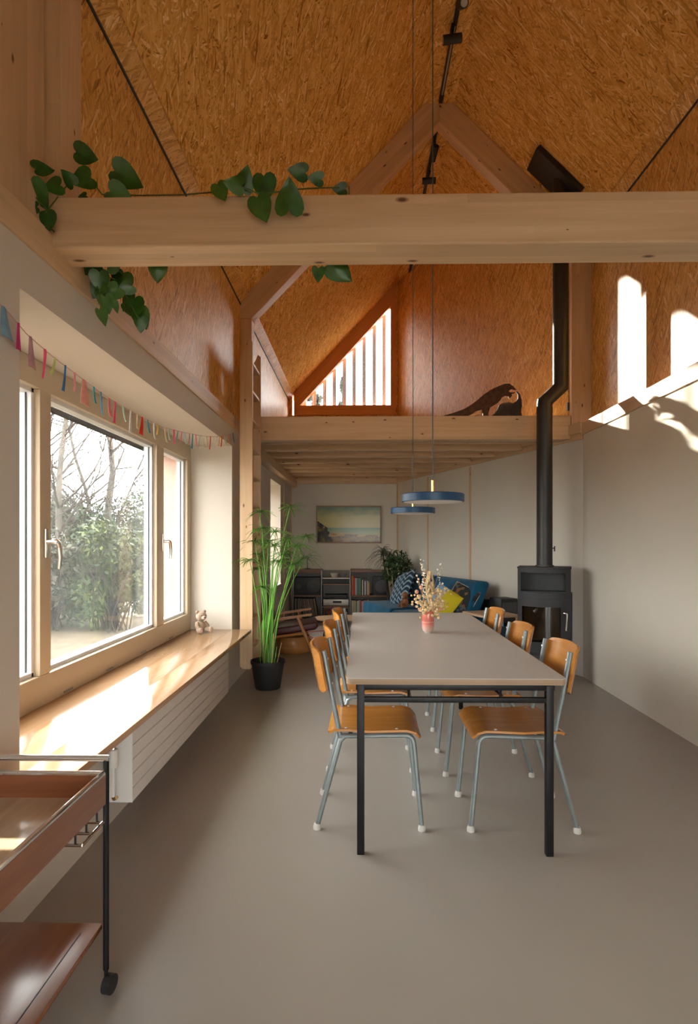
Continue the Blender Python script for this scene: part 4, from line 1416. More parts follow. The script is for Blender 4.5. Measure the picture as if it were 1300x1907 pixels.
umb = [(484, 954, .9), (540, 945, .9), (488, 984, 1.0), (474, 1010, 1.1), (513, 990, 1), (511, 1017, 1), (535, 1004, 1), (571, 999, .7), (465, 1044, 1), (486, 1036, 1.0), (531, 1033, 1.1), (567, 1040, 1.1), (552, 1018, 1.1),
       (490, 1094, .8), (500, 1010, .9), (520, 1045, .9), (548, 1050, .9), (478, 1060, .8)]
for (u, v, k) in umb:
    dy = rs.uniform(-0.20, 0.20)
    p = W(u, v, PY + dy) - Vector((PX, PY, 0))
    b0 = Vector((rs.uniform(-.05, .05), rs.uniform(-.05, .05), 0.21))
    mid = b0.lerp(p, 0.55)
    mid.x = b0.x + (p.x - b0.x) * 0.28
    mid.y = b0.y + (p.y - b0.y) * 0.28
    path = arc(b0, p, mid, 9)
    stm = MB().tube(path, [0.0060 - 0.0032 * i / 9 for i in range(10)], 6).build('stem', 'papyrus_stem', pap)
    wh = MB()
    n_ = rs.randint(20, 26)
    for j in range(n_):
        a = 2 * PI * j / n_ + rs.uniform(-.15, .15)
        el = rs.uniform(-0.15, 0.75)
        ribbon(wh, p, (math.cos(a) * math.cos(el), math.sin(a) * math.cos(el), math.sin(el)), rs.uniform(0.11, 0.185) * k, 0.013, rs.uniform(0.25, 0.75))
    wh.build('leaf_whorl', 'papyrus_green', stm, smooth=60)
for i in range(14):
    a = rs.uniform(0, 2 * PI)
    r_ = rs.uniform(0.02, 0.085)
    h_ = rs.uniform(0.12, 0.42)
    MB().tube([(r_ * math.cos(a), r_ * math.sin(a), 0.21), (r_ * 1.5 * math.cos(a), r_ * 1.5 * math.sin(a), 0.21 + h_)], [0.005, 0.003], 6).build('cut_stem', 'straw_stem' if i % 2 else 'papyrus_stem', pap)
for i in range(6):
    a = rs.uniform(0, 2 * PI)
    MB().tube([(0.03 * math.cos(a), 0.03 * math.sin(a), 0.21), (0.05 * math.cos(a), 0.05 * math.sin(a), 0.7), (0.09 * math.cos(a), 0.09 * math.sin(a), 1.05)], [0.007, 0.005, 0.002], 6).build('stem', 'papyrus_stem', pap)

# ------------------------------------------------------------------ trailing pothos
pot_c = Vector((-1.118, 2.40, Z_PTOP))
po = thing('trailing_pothos', 'heart-leaved trailing plant hanging over the tie beam from a dark blue pot', 'plant', pot_c)
MB().lathe([(0, 0.0), (0.040, 0), (0.052, 0.085), (0.056, 0.085), (0.056, 0.10), (0.048, 0.10), (0.0, 0.09)], 24).build('pot', 'pot_blue', po, smooth=40)
half = [(0, -0.0), (0.10, 0.12), (0.26, 0.17), (0.41, 0.09), (0.485, -0.10), (0.45, -0.34), (0.33, -0.58), (0.16, -0.82), (0, -1.0)]
vs, fs = [], []
mids = [(0, 0 - i / 8.0) for i in range(9)]
for i, (x, z) in enumerate(half):
    zc = min(0.0, mids[i][1])
    vs.append((0, 0.0, zc))
    vs.append((x * 0.55, 0.07 * x * 2, (z * 0.6 + zc * 0.4)))
    vs.append((x, 0.24 * x - 0.10 * max(0, -z - 0.5), z))
    vs.append((-x * 0.55, 0.07 * x * 2, (z * 0.6 + zc * 0.4)))
    vs.append((-x, 0.24 * x - 0.10 * max(0, -z - 0.5), z))
for i in range(8):
    a, b = i * 5, (i + 1) * 5
    fs += [(a, a + 1, b + 1, b), (a + 1, a + 2, b + 2, b + 1), (b, b + 3, a + 3, a), (b + 3, b + 4, a + 4, a + 3)]
mbl = MB().add(vs, fs)
leaf_me = mbl.mesh('heart_leaf', smooth=80)
leaf_me.materials.append(M_['pothos_leaf'])
rs = random.Random(5)


def leaf(p, size, roll=0.0, tilt=0.0, yaw=0.0):
    """roll: turn of the tip in the wall plane; tilt: tip swung out."""
    M = Matrix.Translation(Vector(p) - pot_c) @ Matrix.Rotation(yaw, 4, 'Z') @ Matrix.Rotation(tilt, 4, 'X') @ Matrix.Rotation(roll, 4, 'Y') @ Matrix.Scale(size, 4)
    return inst('leaf', leaf_me, po, M)


vine1 = [W(160, 500, 2.36), W(120, 470, 2.34), W(100, 430, 2.12), W(60, 400, 2.08), W(88, 392, 2.10), W(125, 345, 2.16), W(165, 330, 2.17), W(190, 362, 2.17), W(260, 364, 2.24), W(340, 363, 2.25), W(395, 358, 2.20),
         W(425, 345, 2.10), W(455, 350, 2.09), W(485, 362, 2.09), W(520, 357, 2.10), W(560, 352, 2.13), W(600, 350, 2.21), W(632, 349, 2.24), W(650, 347, 2.32), W(650, 430, 2.34), W(643, 490, 2.33)]
vine2 = [W(88, 392, 2.10), W(70, 372, 2.07), W(50, 345, 2.05), W(58, 318, 2.04), W(20, 352, 2.03), W(-20, 345, 2.02)]
for vn in (vine1, vine2):
    MB().tube([p - pot_c for p in vn], 0.0028, 6).build('vine', 'pothos_vine', po)
R_ = math.radians
L_ = [(405, 343, 2.085, .064, 25, 5), (450, 346, 2.085, .066, -100, 20), (450, 352, 2.10, .078, 160, 15), (491, 328, 2.08, .088, 3, 10), (479, 368, 2.075, .088, 22, 8), (538, 392, 2.075, .105, 178, 10),
      (569, 322, 2.14, .065, -100, 30), (599, 334, 2.15, .052, -97, 35), (643, 352, 2.24, .050, -90, 30), (618, 492, 2.32, .100, 50, 12), (593, 500, 2.31, .055, -5, 50),
      (5, 287, 2.02, .105, 65, 60), (66, 316, 2.02, .065, 88, 72), (5, 343, 2.03, .068, 85, 50), (22, 354, 2.04, .060, 60, 45), (57, 342, 2.04, .088, 20, 45), (112, 345, 2.10, .062, -82, 30), (69, 385, 2.06, .042, -90, 10),
      (86, 396, 2.07, .065, 10, 5), (136, 343, 2.12, .055, -145, 30), (168, 331, 2.13, .080, -78, 50), (142, 283, 2.15, .078, 72, 40), (213, 318, 2.13, .105, 60, 45), (205, 357, 2.12, .098, 55, 40), (160, 364, 2.17, .03, -80, 10)]
for (u, v, y, sz_, ro, ti) in L_:
    leaf(W(u, v, y), sz_ * 1.05, R_(-ro), R_(ti))
# leaves round the pot below the beam
for (u, v, sz_, ro) in ((150, 543, .085, 70), (172, 530, .09, 40), (185, 515, .09, 10), (215, 512, .08, -20), (228, 520, .095, 5), (205, 535, .075, 60), (195, 560, .075, 15), (185, 585, .07, 5), (238, 552, .09, -25), (250, 565, .10, -5),
                        (258, 585, .095, 10), (262, 600, .07, 0), (220, 545, .08, -45), (232, 575, .06, 20), (178, 545, .075, 85), (293, 497, .085, 0), (180, 500, .09, -70), (200, 505, .08, 120), (245, 540, .07, -60), (210, 570, .05, 0)):
    y = rs.uniform(2.34, 2.62) if u > 200 else rs.uniform(2.36, 2.44)
    if u == 293:
        y = 2.31
    leaf(W(u, v - 8, y), sz_ * 0.95, R_(-ro), R_(rs.uniform(0, 35)), R_(rs.uniform(-30, 40)))
MB().tube([W(165, 505, 2.40) - pot_c, W(215, 520, 2.48) - pot_c, W(240, 560, 2.52) - pot_c, W(258, 595, 2.54) - pot_c], 0.0025, 6).build('vine', 'pothos_vine', po)
MB().tube([W(165, 505, 2.40) - pot_c, W(185, 540, 2.37) - pot_c, W(188, 580, 2.36) - pot_c], 0.0025, 6).build('vine', 'pothos_vine', po)

# ------------------------------------------------------------------ dinosaur cut-out on the loft edge
def px_poly(pts, ox, oy, k, Y):
    return [W(ox + x / k, oy + y / k, Y) for x, y in pts]


DY = 5.80
dz = LZ - W(850, 772.5, DY).z
dino = thing('dinosaur_cutout', 'dark rusty dinosaur silhouette bending over a rock on the loft edge', 'figurine', (W(900, 770, DY).x, DY, LZ))
body = [(95, 386), (130, 370), (200, 350), (290, 318), (350, 285), (410, 240), (470, 188), (530, 148), (600, 115), (650, 97), (690, 95), (725, 118), (752, 148), (735, 150), (712, 142), (690, 152), (688, 168), (715, 172),
        (742, 166), (735, 178), (708, 186), (715, 200), (700, 215), (690, 226), (683, 205), (655, 200), (628, 212), (612, 240), (590, 262), (555, 284), (525, 302), (514, 335), (506, 360), (520, 386), (462, 386), (460, 350), (440, 346),
        (400, 358), (350, 376), (300, 386)]
rock = [(522, 386), (565, 352), (592, 312), (605, 278), (640, 258), (690, 252), (722, 262), (752, 246), (768, 222), (768, 185), (752, 162), (762, 158), (785, 182), (800, 230), (803, 285), (795, 335), (806, 386)]
belly = [(318, 384), (370, 358), (400, 336), (450, 322), (452, 345), (410, 362), (360, 378)]
arm_ = [(612, 240), (640, 212), (665, 225), (692, 248), (672, 250), (650, 240), (625, 248)]
o0 = Vector(dino.location)
for nm, pts, mt, yo, th in (('body_plate', body, 'rust', 0.0, 0.012), ('rock_plate', rock, 'rock_dark', 0.014, 0.012), ('belly_plate', belly, 'cutout_pale', -0.004, 0.004), ('claw_plate', arm_, 'cutout_pale', -0.004, 0.004)):
    q = [p + Vector((0, yo, dz)) - o0 for p in px_poly(pts, 800, 690, 4.643, DY)]
    q = [Vector((p.x, p.y, max(p.z, 0.0))) for p in q]
    MB().prism(q, (0, th, 0)).build(nm, mt, dino, smooth=0)

# small socket on the loft post and a thin cable on the gable
so = MB().box(2.066, 2.084, 5.80, 5.86, 2.60, 2.68).build('wall_socket', 'socket', smooth=0, bevel=0.004)
tag(so, 'small black socket on the loft side of the post behind the flue', 'socket')
wp = [Vector((0.60, 9.64, 5.22)), Vector((0.72, 9.30, 5.34)), Vector((0.80, 9.0, 5.42)), Vector((0.95, 8.55, 5.48)), Vector((1.10, 8.15, 5.42))]
tag(MB().tube(wp, 0.004, 6).build('loft_cable', 'wire_orange'), 'thin orange cable strung high across the loft corner', 'cable')

# ------------------------------------------------------------------ living area: picture, shelving
pc0, pc1 = W(588, 942, YB - 0.03), W(711, 1012, YB - 0.03)
pcx, pcz = (pc0.x + pc1.x) / 2, (pc0.z + pc1.z) / 2
pic = thing('beach_picture', 'framed glossy beach picture hung on the end wall', 'picture', (pcx, YB - 0.002, pcz))
pw, ph = 0.545, 0.312
MB().box(-pw + 0.02, pw - 0.02, -0.020, 0.0, -ph + 0.02, ph - 0.02).build('print', 'beach_print', pic, smooth=0)
for (x0, x1, z0, z1, ax) in ((-pw, pw, ph - 0.022, ph, (1, 0, 0)), (-pw, pw, -ph, -ph + 0.022, (1, 0, 0)), (-pw, -pw + 0.022, -ph, ph, (0, 0, 1)), (pw - 0.022, pw, -ph, ph, (0, 0, 1))):
    MB().box(x0, x1, -0.032, 0.0, z0, z1).build('frame_bar', 'frame_oak', pic, axis=ax, bevel=0.003)

SHY, SHD = 9.34, 0.33
shf = thing('shelving_unit', 'low modular shelving unit with steel tubes and walnut boards on the end wall', 'shelf', (0, SHY, 0))
X0, X1, X2, X3 = -1.07, -0.615, -0.155, 0.50


def board(x0, x1, z, mt='walnut', th=0.022):
    return MB().box(x0 + 0.004, x1 - 0.004, 0, SHD, z - th, z).build('shelf_board', mt, shf, smooth=0, bevel=0.002)


for x in (X0, X1, X2, X3):
    for y in (0.0, SHD):
        MB().tube([(x, y, 0.0), (x, y, 0.83 if x != X3 else 0.83)], 0.010, 10).build('upright', 'grey_metal', shf)
    MB().box(x - 0.004, x + 0.004, 0.012, SHD - 0.012, 0.06, 0.80).build('side_panel', 'grey_panel', shf, smooth=0)
MB().box(X0, X3, SHD - 0.008, SHD - 0.002, 0.06, 0.82).build('back_panel', 'grey_panel', shf, smooth=0)
board(X0, X1, 0.845, th=0.06)
board(X2, X3, 0.845, th=0.045)
for z in (0.43,):
    board(X0, X1, z)
    board(X2, X3, z)
for (a, b) in ((X0, X1), (X1, X2), (X2, X3)):
    board(a, b, 0.075, 'black_plastic')
board(X1, X2, 0.71, 'silver', 0.015)
board(X1, X2, 0.615)
board(X1, X2, 0.255)


def speaker(name_label, x, z, w_, h_, side=False):
    o = thing('loudspeaker', name_label, 'speaker', (x, SHY + 0.03, z))
    MB().box(-w_ / 2, w_ / 2, 0, 0.25, 0, h_).build('cabinet', 'black_plastic', o, bevel=0.006)
    M0 = Matrix.Rotation(PI / 2, 4, 'X')
    if side:
        spots = ((0.10, h_ / 2, 0.105), (-0.13, h_ / 2, 0.05))
    else:
        spots = ((0, h_ * 0.46, 0.105), (-0.04, h_ * 0.9, 0.02))
    for (cx, cz, r_) in spots:
        MT = Matrix.Translation((cx, 0.001, cz)) @ M0
        MB().lathe([(r_ * 0.86, 0.0), (r_, 0.0), (r_, 0.010), (r_ * 0.88, 0.012)], 28, MT).build('surround', 'cone_black', o, smooth=50)
        MB().lathe([(0, 0.002), (r_ * 0.3, 0.006), (r_ * 0.35, 0.001), (r_ * 0.84, 0.008), (r_ * 0.86, 0.0), (0.0, -0.002)], 28, MT).build('cone', 'speaker_cone', o, smooth=50)
    return o


speaker('black two-way loudspeaker lying on its side above the records', -0.845, 0.432, 0.42, 0.285, True)
speaker('black loudspeaker standing beside the upright books', 0.352, 0.432, 0.265, 0.30)

# records
x = X0 + 0.03
rs = random.Random(21)
rec_cols = [('cream', (0.40, 0.33, 0.24)), ('dark brown', (0.07, 0.045, 0.035)), ('black', (0.03, 0.028, 0.028)), ('ivory', (0.44, 0.40, 0.32)), ('charcoal', (0.05, 0.05, 0.05)), ('tan', (0.26, 0.18, 0.12)),
            ('slate', (0.10, 0.11, 0.12)), ('rust brown', (0.16, 0.07, 0.045)), ('pale grey', (0.34, 0.32, 0.29)), ('plum', (0.12, 0.05, 0.055)), ('sand', (0.36, 0.27, 0.18)), ('blue grey', (0.13, 0.16, 0.19)), ('off white', (0.46, 0.43, 0.38)),
            ('chestnut', (0.14, 0.06, 0.03)), ('mid grey', (0.20, 0.19, 0.18)), ('dusty pink', (0.32, 0.20, 0.18)), ('olive', (0.13, 0.12, 0.06)), ('coffee', (0.11, 0.075, 0.055)), ('pale tan', (0.33, 0.25, 0.18))]
for i in range(19):
    w_ = 0.012 + rs.uniform(0, 0.005)
    cn, cc = rec_cols[i]
    lean = 0.0 if i < 6 else 0.15
    if i == 6:
        x += 0.040
    o = MB().box(-w_ / 2 + 0.001, w_ / 2 - 0.001, 0.0, 0.285, 0, 0.295).build('record', colour('sleeve_' + cn.replace(' ', '_'), cc), smooth=0)
    o.location = (x, SHY + 0.02, 0.0765 + (0.5 * w_ * math.sin(lean)))
    o.rotation_euler = (0, -lean, 0)
    tag(o, '%s record sleeve %s in the row below the sideways loudspeaker' % (cn, 'standing upright' if i < 6 else 'leaning'), 'record', 'records below the sideways loudspeaker')
    x += w_ + 0.003
    if x > X1 - 0.03:
        break

# hi-fi in the middle bay
HX = (X1 + X2) / 2


def device(nm, label, cat, z, w_, h_, mt, face, knobs=()):
    o = thing(nm, label, cat, (HX, SHY + 0.03, z))
    MB().box(-w_ / 2, w_ / 2, 0.0, 0.26, 0.006, h_).build('case', mt, o, bevel=0.003)
    MB().box(-w_ * 0.12, w_ * 0.22, -0.003, 0.002, h_ * 0.42, h_ * 0.78).build('display', face, o, smooth=0)
    for kx in knobs:
        MB().tube([(kx * w_, 0.0, h_ * 0.55), (kx * w_, -0.012, h_ * 0.55)], h_ * 0.2, 14).build('knob', mt, o)
    for fx_ in (-0.4, 0.4):
        MB().box(fx_ * w_ - 0.015, fx_ * w_ + 0.015, 0.03, 0.23, 0.0, 0.006).build('foot', 'black_plastic', o, smooth=0)
    return o


device('amplifier', 'silver hi-fi receiver with dark display under the black deck', 'amplifier', 0.2555, 0.41, 0.105, 'silver', 'black_plastic', (-0.4, 0.36))
device('cassette_deck', 'flat black deck lying on the silver receiver', 'hi-fi deck', 0.361, 0.36, 0.075, 'black_plastic', 'stove_steel')
device('disc_player', 'thin black player on the board below the turntable shelf', 'hi-fi player', 0.6155, 0.41, 0.07, 'black_plastic', 'stove_steel')
MBc = thing('ceramic_bowl', 'small white bowl on the upper middle shelf', 'bowl', (HX - 0.03, SHY + 0.12, 0.7105))
MB().lathe([(0, 0), (0.04, 0), (0.07, 0.07), (0.066, 0.07), (0.037, 0.006), (0, 0.006)], 24).build('bowl_body', 'ceramic_white', MBc, smooth=50)
MBc = thing('metal_bowl', 'small grey metal bowl beside the white bowl', 'bowl', (HX + 0.12, SHY + 0.12, 0.7105))
MB().lathe([(0, 0), (0.035, 0), (0.06, 0.06), (0.056, 0.06), (0.032, 0.006), (0, 0.006)], 24).build('bowl_body', 'silver', MBc, smooth=50)
for i, xx in enumerate((X1 + 0.035, X1 + 0.185, X1 + 0.32)):
    o = MB().box(0, 0.115, 0.0, 0.012, 0, 0.14).build('cd_case', ('teak', 'walnut', 'grey_panel')[i], smooth=0, bevel=0.002)
    o.location = (xx, SHY + 0.05 + 0.05 * i, 0.0755)
    tag(o, ('reddish', 'dark brown', 'grey')[i] + ' picture sleeve leaning in the bottom middle bay', 'record')
    MB().box(0.015, 0.10, -0.001, 0.0005, 0.03, 0.12).build('cover_print', ('dark_pattern_cloth', 'record_sleeve', 'dark_pattern_cloth')[i], o, smooth=0)
dl = thing('desk_lamp', 'thin black lamp standing on top of the shelving unit', 'lamp', (-0.86, SHY + 0.15, 0.8455))
MB().lathe([(0, 0), (0.05, 0), (0.05, 0.012), (0.012, 0.016), (0, 0.016)], 20).build('base', 'black_steel', dl)
MB().tube([(0, 0, 0.014), (0, 0, 0.16), (0.03, 0, 0.19)], 0.006, 8).build('arm', 'black_steel', dl)
o = MB().box(0.0, 0.19, 0.0, 0.22, 0.0, 0.012).build('magazine', 'paper', smooth=0)
o.location = (0.20, SHY + 0.04, 0.8455)
tag(o, 'pale magazine lying flat on top of the shelving unit', 'magazine')

# books
bk = [('orange', (0.62, 0.22, 0.01)), ('red', (0.48, 0.03, 0.015)), ('dark red', (0.36, 0.02, 0.015)), ('pale grey', (0.38, 0.36, 0.34)), ('slate blue', (0.10, 0.14, 0.18)), ('deep green', (0.03, 0.20, 0.13)), ('olive', (0.20, 0.19, 0.10)),
      ('black', (0.015, 0.015, 0.016)), ('cream', (0.52, 0.47, 0.38)), ('charcoal', (0.05, 0.05, 0.055)), ('white', (0.58, 0.57, 0.55)), ('brown', (0.12, 0.07, 0.045)), ('silver grey', (0.42, 0.42, 0.44)), ('amber', (0.56, 0.24, 0.03))]


def book(nm, c, w_, h_, d_, p, label, grp, rz=0.0, ry=0.0):
    o = thing('book', label, 'book', p, rz, grp)
    o.rotation_euler = (0, ry, rz)
    mt = colour('book_' + nm.replace(' ', '_'), c)
    MB().box(-w_ / 2, -w_ / 2 + 0.002, 0.002, d_, 0, h_).box(w_ / 2 - 0.002, w_ / 2, 0.002, d_, 0, h_).box(-w_ / 2, w_ / 2, 0.0, 0.003, 0, h_).build('cover', mt, o, smooth=0)
    MB().box(-w_ / 2 + 0.002, w_ / 2 - 0.002, 0.003, d_ - 0.004, 0.003, h_ - 0.004).build('page_block', 'paper', o, smooth=0)
    return o


x = X2 + 0.022
rs = random.Random(8)
for i, (nm, c) in enumerate(bk):
    w_ = rs.uniform(0.016, 0.026)
    h_ = 0.315 - 0.006 * i + rs.uniform(-0.03, 0.01)
    if nm == 'amber':
        h_ = 0.20
    x += w_ / 2
    book(nm, c, w_, h_, 0.22, (x, SHY + 0.03, 0.4305), '%s book standing upright beside the black loudspeaker' % nm, 'books beside the loudspeaker')
    x += w_ / 2 + 0.0018
x = X2 + 0.02
low = [('cream', (0.52, 0.47, 0.38)), ('straw', (0.46, 0.38, 0.22)), ('sand', (0.40, 0.33, 0.25)), ('leaf green', (0.10, 0.22, 0.08)), ('ivory', (0.55, 0.51, 0.43)), ('grey', (0.30, 0.29, 0.28)), ('ruby', (0.36, 0.02, 0.04)), ('mist', (0.42, 0.42, 0.42)),
       ('rose grey', (0.40, 0.31, 0.31)), ('stone', (0.36, 0.34, 0.31)), ('crimson', (0.42, 0.02, 0.05)), ('beige', (0.44, 0.38, 0.30))]
for i, (nm, c) in enumerate(low):
    w_ = rs.uniform(0.018, 0.026)
    x += w_ / 2
    book(nm, c, w_, rs.uniform(0.25, 0.275), 0.2, (x, SHY + 0.03, 0.0765), '%s book on the bottom board next to the sofa' % nm, 'books on the bottom board')
    x += w_ / 2 + 0.0018

# ------------------------------------------------------------------ sofa along the angled wall
ang = math.atan2(TV.y, TV.x)
sofa = thing('sofa_bed', 'blue velvet sofa bed along the angled wall', 'sofa', angled(1.30), ang)
SL = 2.02
MB().box(0.02, SL - 0.02, 0.22, 0.98, 0.10, 0.24).build('base_frame', 'black_plastic', sofa, bevel=0.01)
MB().box(0.0, SL * 0.5 - 0.006, 0.20, 1.02, 0.235, 0.425).build('seat_cushion', 'velvet_blue', sofa, axis=(1, 0, 0), bevel=0.06, seg=5, smooth=60)
MB().box(SL * 0.5 + 0.006, SL, 0.20, 1.02, 0.235, 0.44).build('seat_cushion', 'velvet_blue', sofa, axis=(1, 0, 0), bevel=0.06, seg=5, smooth=60)
for (xa, xb) in ((-0.03, SL * 0.5 - 0.004), (SL * 0.5 + 0.004, SL)):
    q = [(xa, 0.36, 0.40), (xa, 0.56, 0.42), (xa, 0.38, 0.85), (xa, 0.19, 0.83)]
    MB().prism(q, (xb - xa, 0, 0)).build('back_cushion', 'velvet_blue', sofa, bevel=0.06, seg=5, smooth=60)
MB().box(0.05, SL - 0.05, 0.14, 0.20, 0.12, 0.62).build('back_frame', 'black_plastic', sofa, bevel=0.01)
for x in (0.08, SL - 0.08):
    for y in (0.26, 0.94):
        MB().tube([(x, y, 0.0), (x, y, 0.11)], 0.02, 12).build('leg', 'black_steel', sofa)


def pillow(mb, w_, h_, t_, n=12):
    vs, fs = [], []
    for s in (-1, 1):
        for i in range(n + 1):
            for j in range(n + 1):
                a, b = 2 * i / n - 1, 2 * j / n - 1
                e = max(0.0, (1 - a ** 4) * (1 - b ** 4)) ** 0.5
                k = 1 - 0.07 * (1 - abs(a * b)) * max(abs(a), abs(b)) ** 4
                vs.append((a * w_ / 2 * k, s * t_ / 2 * e, b * h_ / 2 * k))
    N = (n + 1) ** 2
    for i in range(n):
        for j in range(n):
            a = i * (n + 1) + j
            q = (a, a + n + 1, a + n + 2, a + 1)
            fs.append(q)
            fs.append(tuple(N + k for k in q[::-1]))
    return mb.add(vs, fs)


def cushion(label, p, w_, h_, t_, mt, rz, tilt, spin=0.0):
    o = thing('cushion', label, 'cushion', p)
    o.rotation_euler = (tilt, spin, rz)
    pillow(MB(), w_, h_, t_).build('cushion_cover', mt, o, smooth=80)
    pth = []
    for i in range(41):
        a = 2 * PI * i / 40
        c, s = math.cos(a), math.sin(a)
        m_ = max(abs(c), abs(s))
        pth.append((c / m_ * w_ / 2 * 0.965, 0, s / m_ * h_ / 2 * 0.965))
    MB().tube(pth, 0.004, 6, cap=False).build('piping', mt if mt != 'dark_pattern_cloth' else 'rug_pale', o, smooth=60)
    return o


cz = angled(2.85, 0.60)
cushion('navy cushion with pale zigzag stripes on the sofa', (cz.x, cz.y, 0.64), 0.58, 0.50, 0.15, 'zigzag_cloth', ang - PI, math.radians(-24), math.radians(-14))
cz = angled(1.42, 0.50)
cushion('dark multicoloured patterned cushion leaning behind the yellow and blue one', (cz.x, cz.y, 0.615), 0.36, 0.36, 0.10, 'dark_pattern_cloth', ang - PI + 0.45, math.radians(-24), math.radians(20))
cz = angled(1.52, 0.68)
cushion('yellow and light blue cushion on the sofa', (cz.x, cz.y, 0.60), 0.38, 0.32, 0.10, 'colour_block_cloth', ang - PI + 0.45, math.radians(-28), math.radians(26))
# toy on the sofa
cz = angled(2.40, 0.76)
toy = thing('soft_toy', 'small brown soft toy sitting on the sofa by the zigzag cushion', 'soft toy', (cz.x, cz.y, 0.437), ang - PI)
MB().ell((0, 0, 0.075), (0.065, 0.055, 0.078), 16, 12).build('body', 'toy_brown', toy)
hd = MB().ell((0, -0.01, 0.19), (0.062, 0.055, 0.058), 16, 12).build('head', 'toy_brown', toy)
toy.scale = (0.78, 0.78, 0.78)
for s in (-1, 1):
    MB().ell((s * 0.05, 0, 0.235), (0.022, 0.014, 0.022), 10, 8).build('ear', 'toy_brown', hd)
    MB().ell((s * 0.022, -0.062, 0.20), (0.006, 0.005, 0.006), 8, 6).build('eye', 'ink', hd)
    MB().tube([(s * 0.05, -0.01, 0.12), (s * 0.075, -0.05, 0.07)], [0.024, 0.022], 10).build('arm', 'toy_brown', toy)
    MB().tube([(s * 0.04, -0.02, 0.035), (s * 0.065, -0.10, 0.030)], [0.03, 0.028], 10).build('leg', 'toy_brown', toy)
MB().ell((0, -0.058, 0.178), (0.025, 0.018, 0.018), 10, 8).build('muzzle', 'bear_paw', hd)

# dark speaker box behind the sofa end and the side table
bx = angled(1.10, 0.13)
sb = thing('floor_speaker', 'dark box speaker between the sofa end and the wall', 'speaker', (bx.x, bx.y, 0), ang)
MB().box(-0.11, 0.13, -0.10, 0.12, 0.0, 0.66).build('cabinet', 'black_plastic', sb, bevel=0.015)
MB().box(-0.118, -0.110, -0.08, 0.10, 0.06, 0.62).build('grille', 'cone_black', sb, smooth=0)
stb = thing('side_table', 'small light wood side table beside the stove', 'side table', (1.40, 6.38, 0), ang)
MB().box(-0.32, 0.16, -0.20, 0.22, 0.50, 0.525).build('table_top', 'ply_edge', stb, bevel=0.006)
for x in (-0.29, 0.13):
    for y in (-0.17, 0.19):
        MB().tube([(x, y, 0), (x, y, 0.50)], 0.014, 10).build('leg', 'beech', stb)
MB().box(-0.29, 0.13, -0.17, 0.19, 0.15, 0.165).build('lower_shelf', 'ply_edge', stb, smooth=0)
bb = thing('storage_box', 'dark navy fabric box on the shelf of the side table', 'box', (1.43, 6.36, 0.1655), ang)
MB().box(-0.25, 0.09, -0.15, 0.15, 0.0, 0.012).box(-0.25, 0.09, -0.15, -0.142, 0, 0.24).box(-0.25, 0.09, 0.142, 0.15, 0, 0.24).box(-0.25, -0.242, -0.15, 0.15, 0, 0.24).box(0.082, 0.09, -0.15, 0.15, 0, 0.24).build('box_shell', 'navy_cloth', bb, smooth=0)
book('brick red', (0.36, 0.06, 0.03), 0.022, 0.27, 0.2, (1.40, 6.22, 0.179), 'brick red book standing in the navy box', 'books in the navy box', rz=ang - PI / 2 - 0.5)
book('sky blue', (0.12, 0.33, 0.45), 0.02, 0.29, 0.2, (1.53, 6.24, 0.179), 'sky blue book standing in the navy box', 'books in the navy box', rz=ang - PI / 2 - 0.6)

# ------------------------------------------------------------------ plants beside the sofa
dp = thing('potted_dracaena', 'dark spiky dracaena rising behind the leafy ficus', 'plant', (0.46, 9.12, 0))
MB().lathe([(0, 0), (0.09, 0), (0.12, 0.22), (0.11, 0.22), (0.0, 0.20)], 24).build('pot', 'pot_black', dp)
rs = random.Random(31)
for (tx_, tz_, ty_) in ((0.0, 1.08, 0), (-0.10, 1.17, 0.05)):
    tr = MB().tube([(0.02 * rs.random(), 0, 0.2), (tx_ * 0.4, ty_ * .4, 0.6), (tx_, ty_, tz_)], [0.014, 0.012, 0.009], 8).build('trunk', 'bark', dp)
    lv = MB()
    for j in range(46):
        a = rs.uniform(0, 2 * PI)
        el = rs.uniform(-0.25, 1.3)
        ribbon(lv, (tx_, ty_, tz_ - rs.uniform(0, 0.10)), (math.cos(a) * math.cos(el), math.sin(a) * math.cos(el), math.sin(el)), rs.uniform(0.22, 0.36), 0.016, rs.uniform(0.5, 1.2), 5)
    lv.build('leaf_tuft', 'dracaena_leaf', tr, smooth=60)
fp_ = thing('potted_ficus', 'bushy small-leaved ficus with cane stems beside the sofa', 'plant', (0.56, 8.88, 0))
MB().lathe([(0, 0), (0.10, 0), (0.13, 0.24), (0.12, 0.24), (0.0, 0.22)], 24).build('pot', 'ceramic_white', fp_)
for i in range(9):
    a = 2 * PI * i / 9
    MB().tube([(0.06 * math.cos(a), 0.06 * math.sin(a), 0.22), (0.15 * math.cos(a), 0.08 * math.sin(a), 0.9)], 0.006, 6).build('cane', 'bamboo', fp_)
lv = MB()
for j in range(900):
    a, b = rs.uniform(0, 2 * PI), rs.gauss(0, 1)
    r3 = rs.random() ** 0.4
    th = math.acos(rs.uniform(-1, 1))
    c = Vector((0.02 + 0.235 * r3 * math.sin(th) * math.cos(a), 0.15 * r3 * math.sin(th) * math.sin(a), 0.865 + 0.30 * r3 * math.cos(th)))
    if c.x < -0.06 and c.z > 1.06 or (c.x > 0.1 and c.z < 0.68):
        continue
    n_ = Vector((rs.gauss(0, 1), rs.gauss(-0.6, 1), rs.gauss(0.4, 1))).normalized()
    t_ = n_.orthogonal().normalized()
    t_ = (Matrix.Rotation(rs.uniform(0, 6), 3, n_) @ t_)
    b_ = n_.cross(t_)
    l_ = rs.uniform(0.022, 0.036)
    lv.add([c - t_ * l_, c + b_ * l_ * .45, c + t_ * l_, c - b_ * l_ * .45], [(0, 1, 2, 3)])
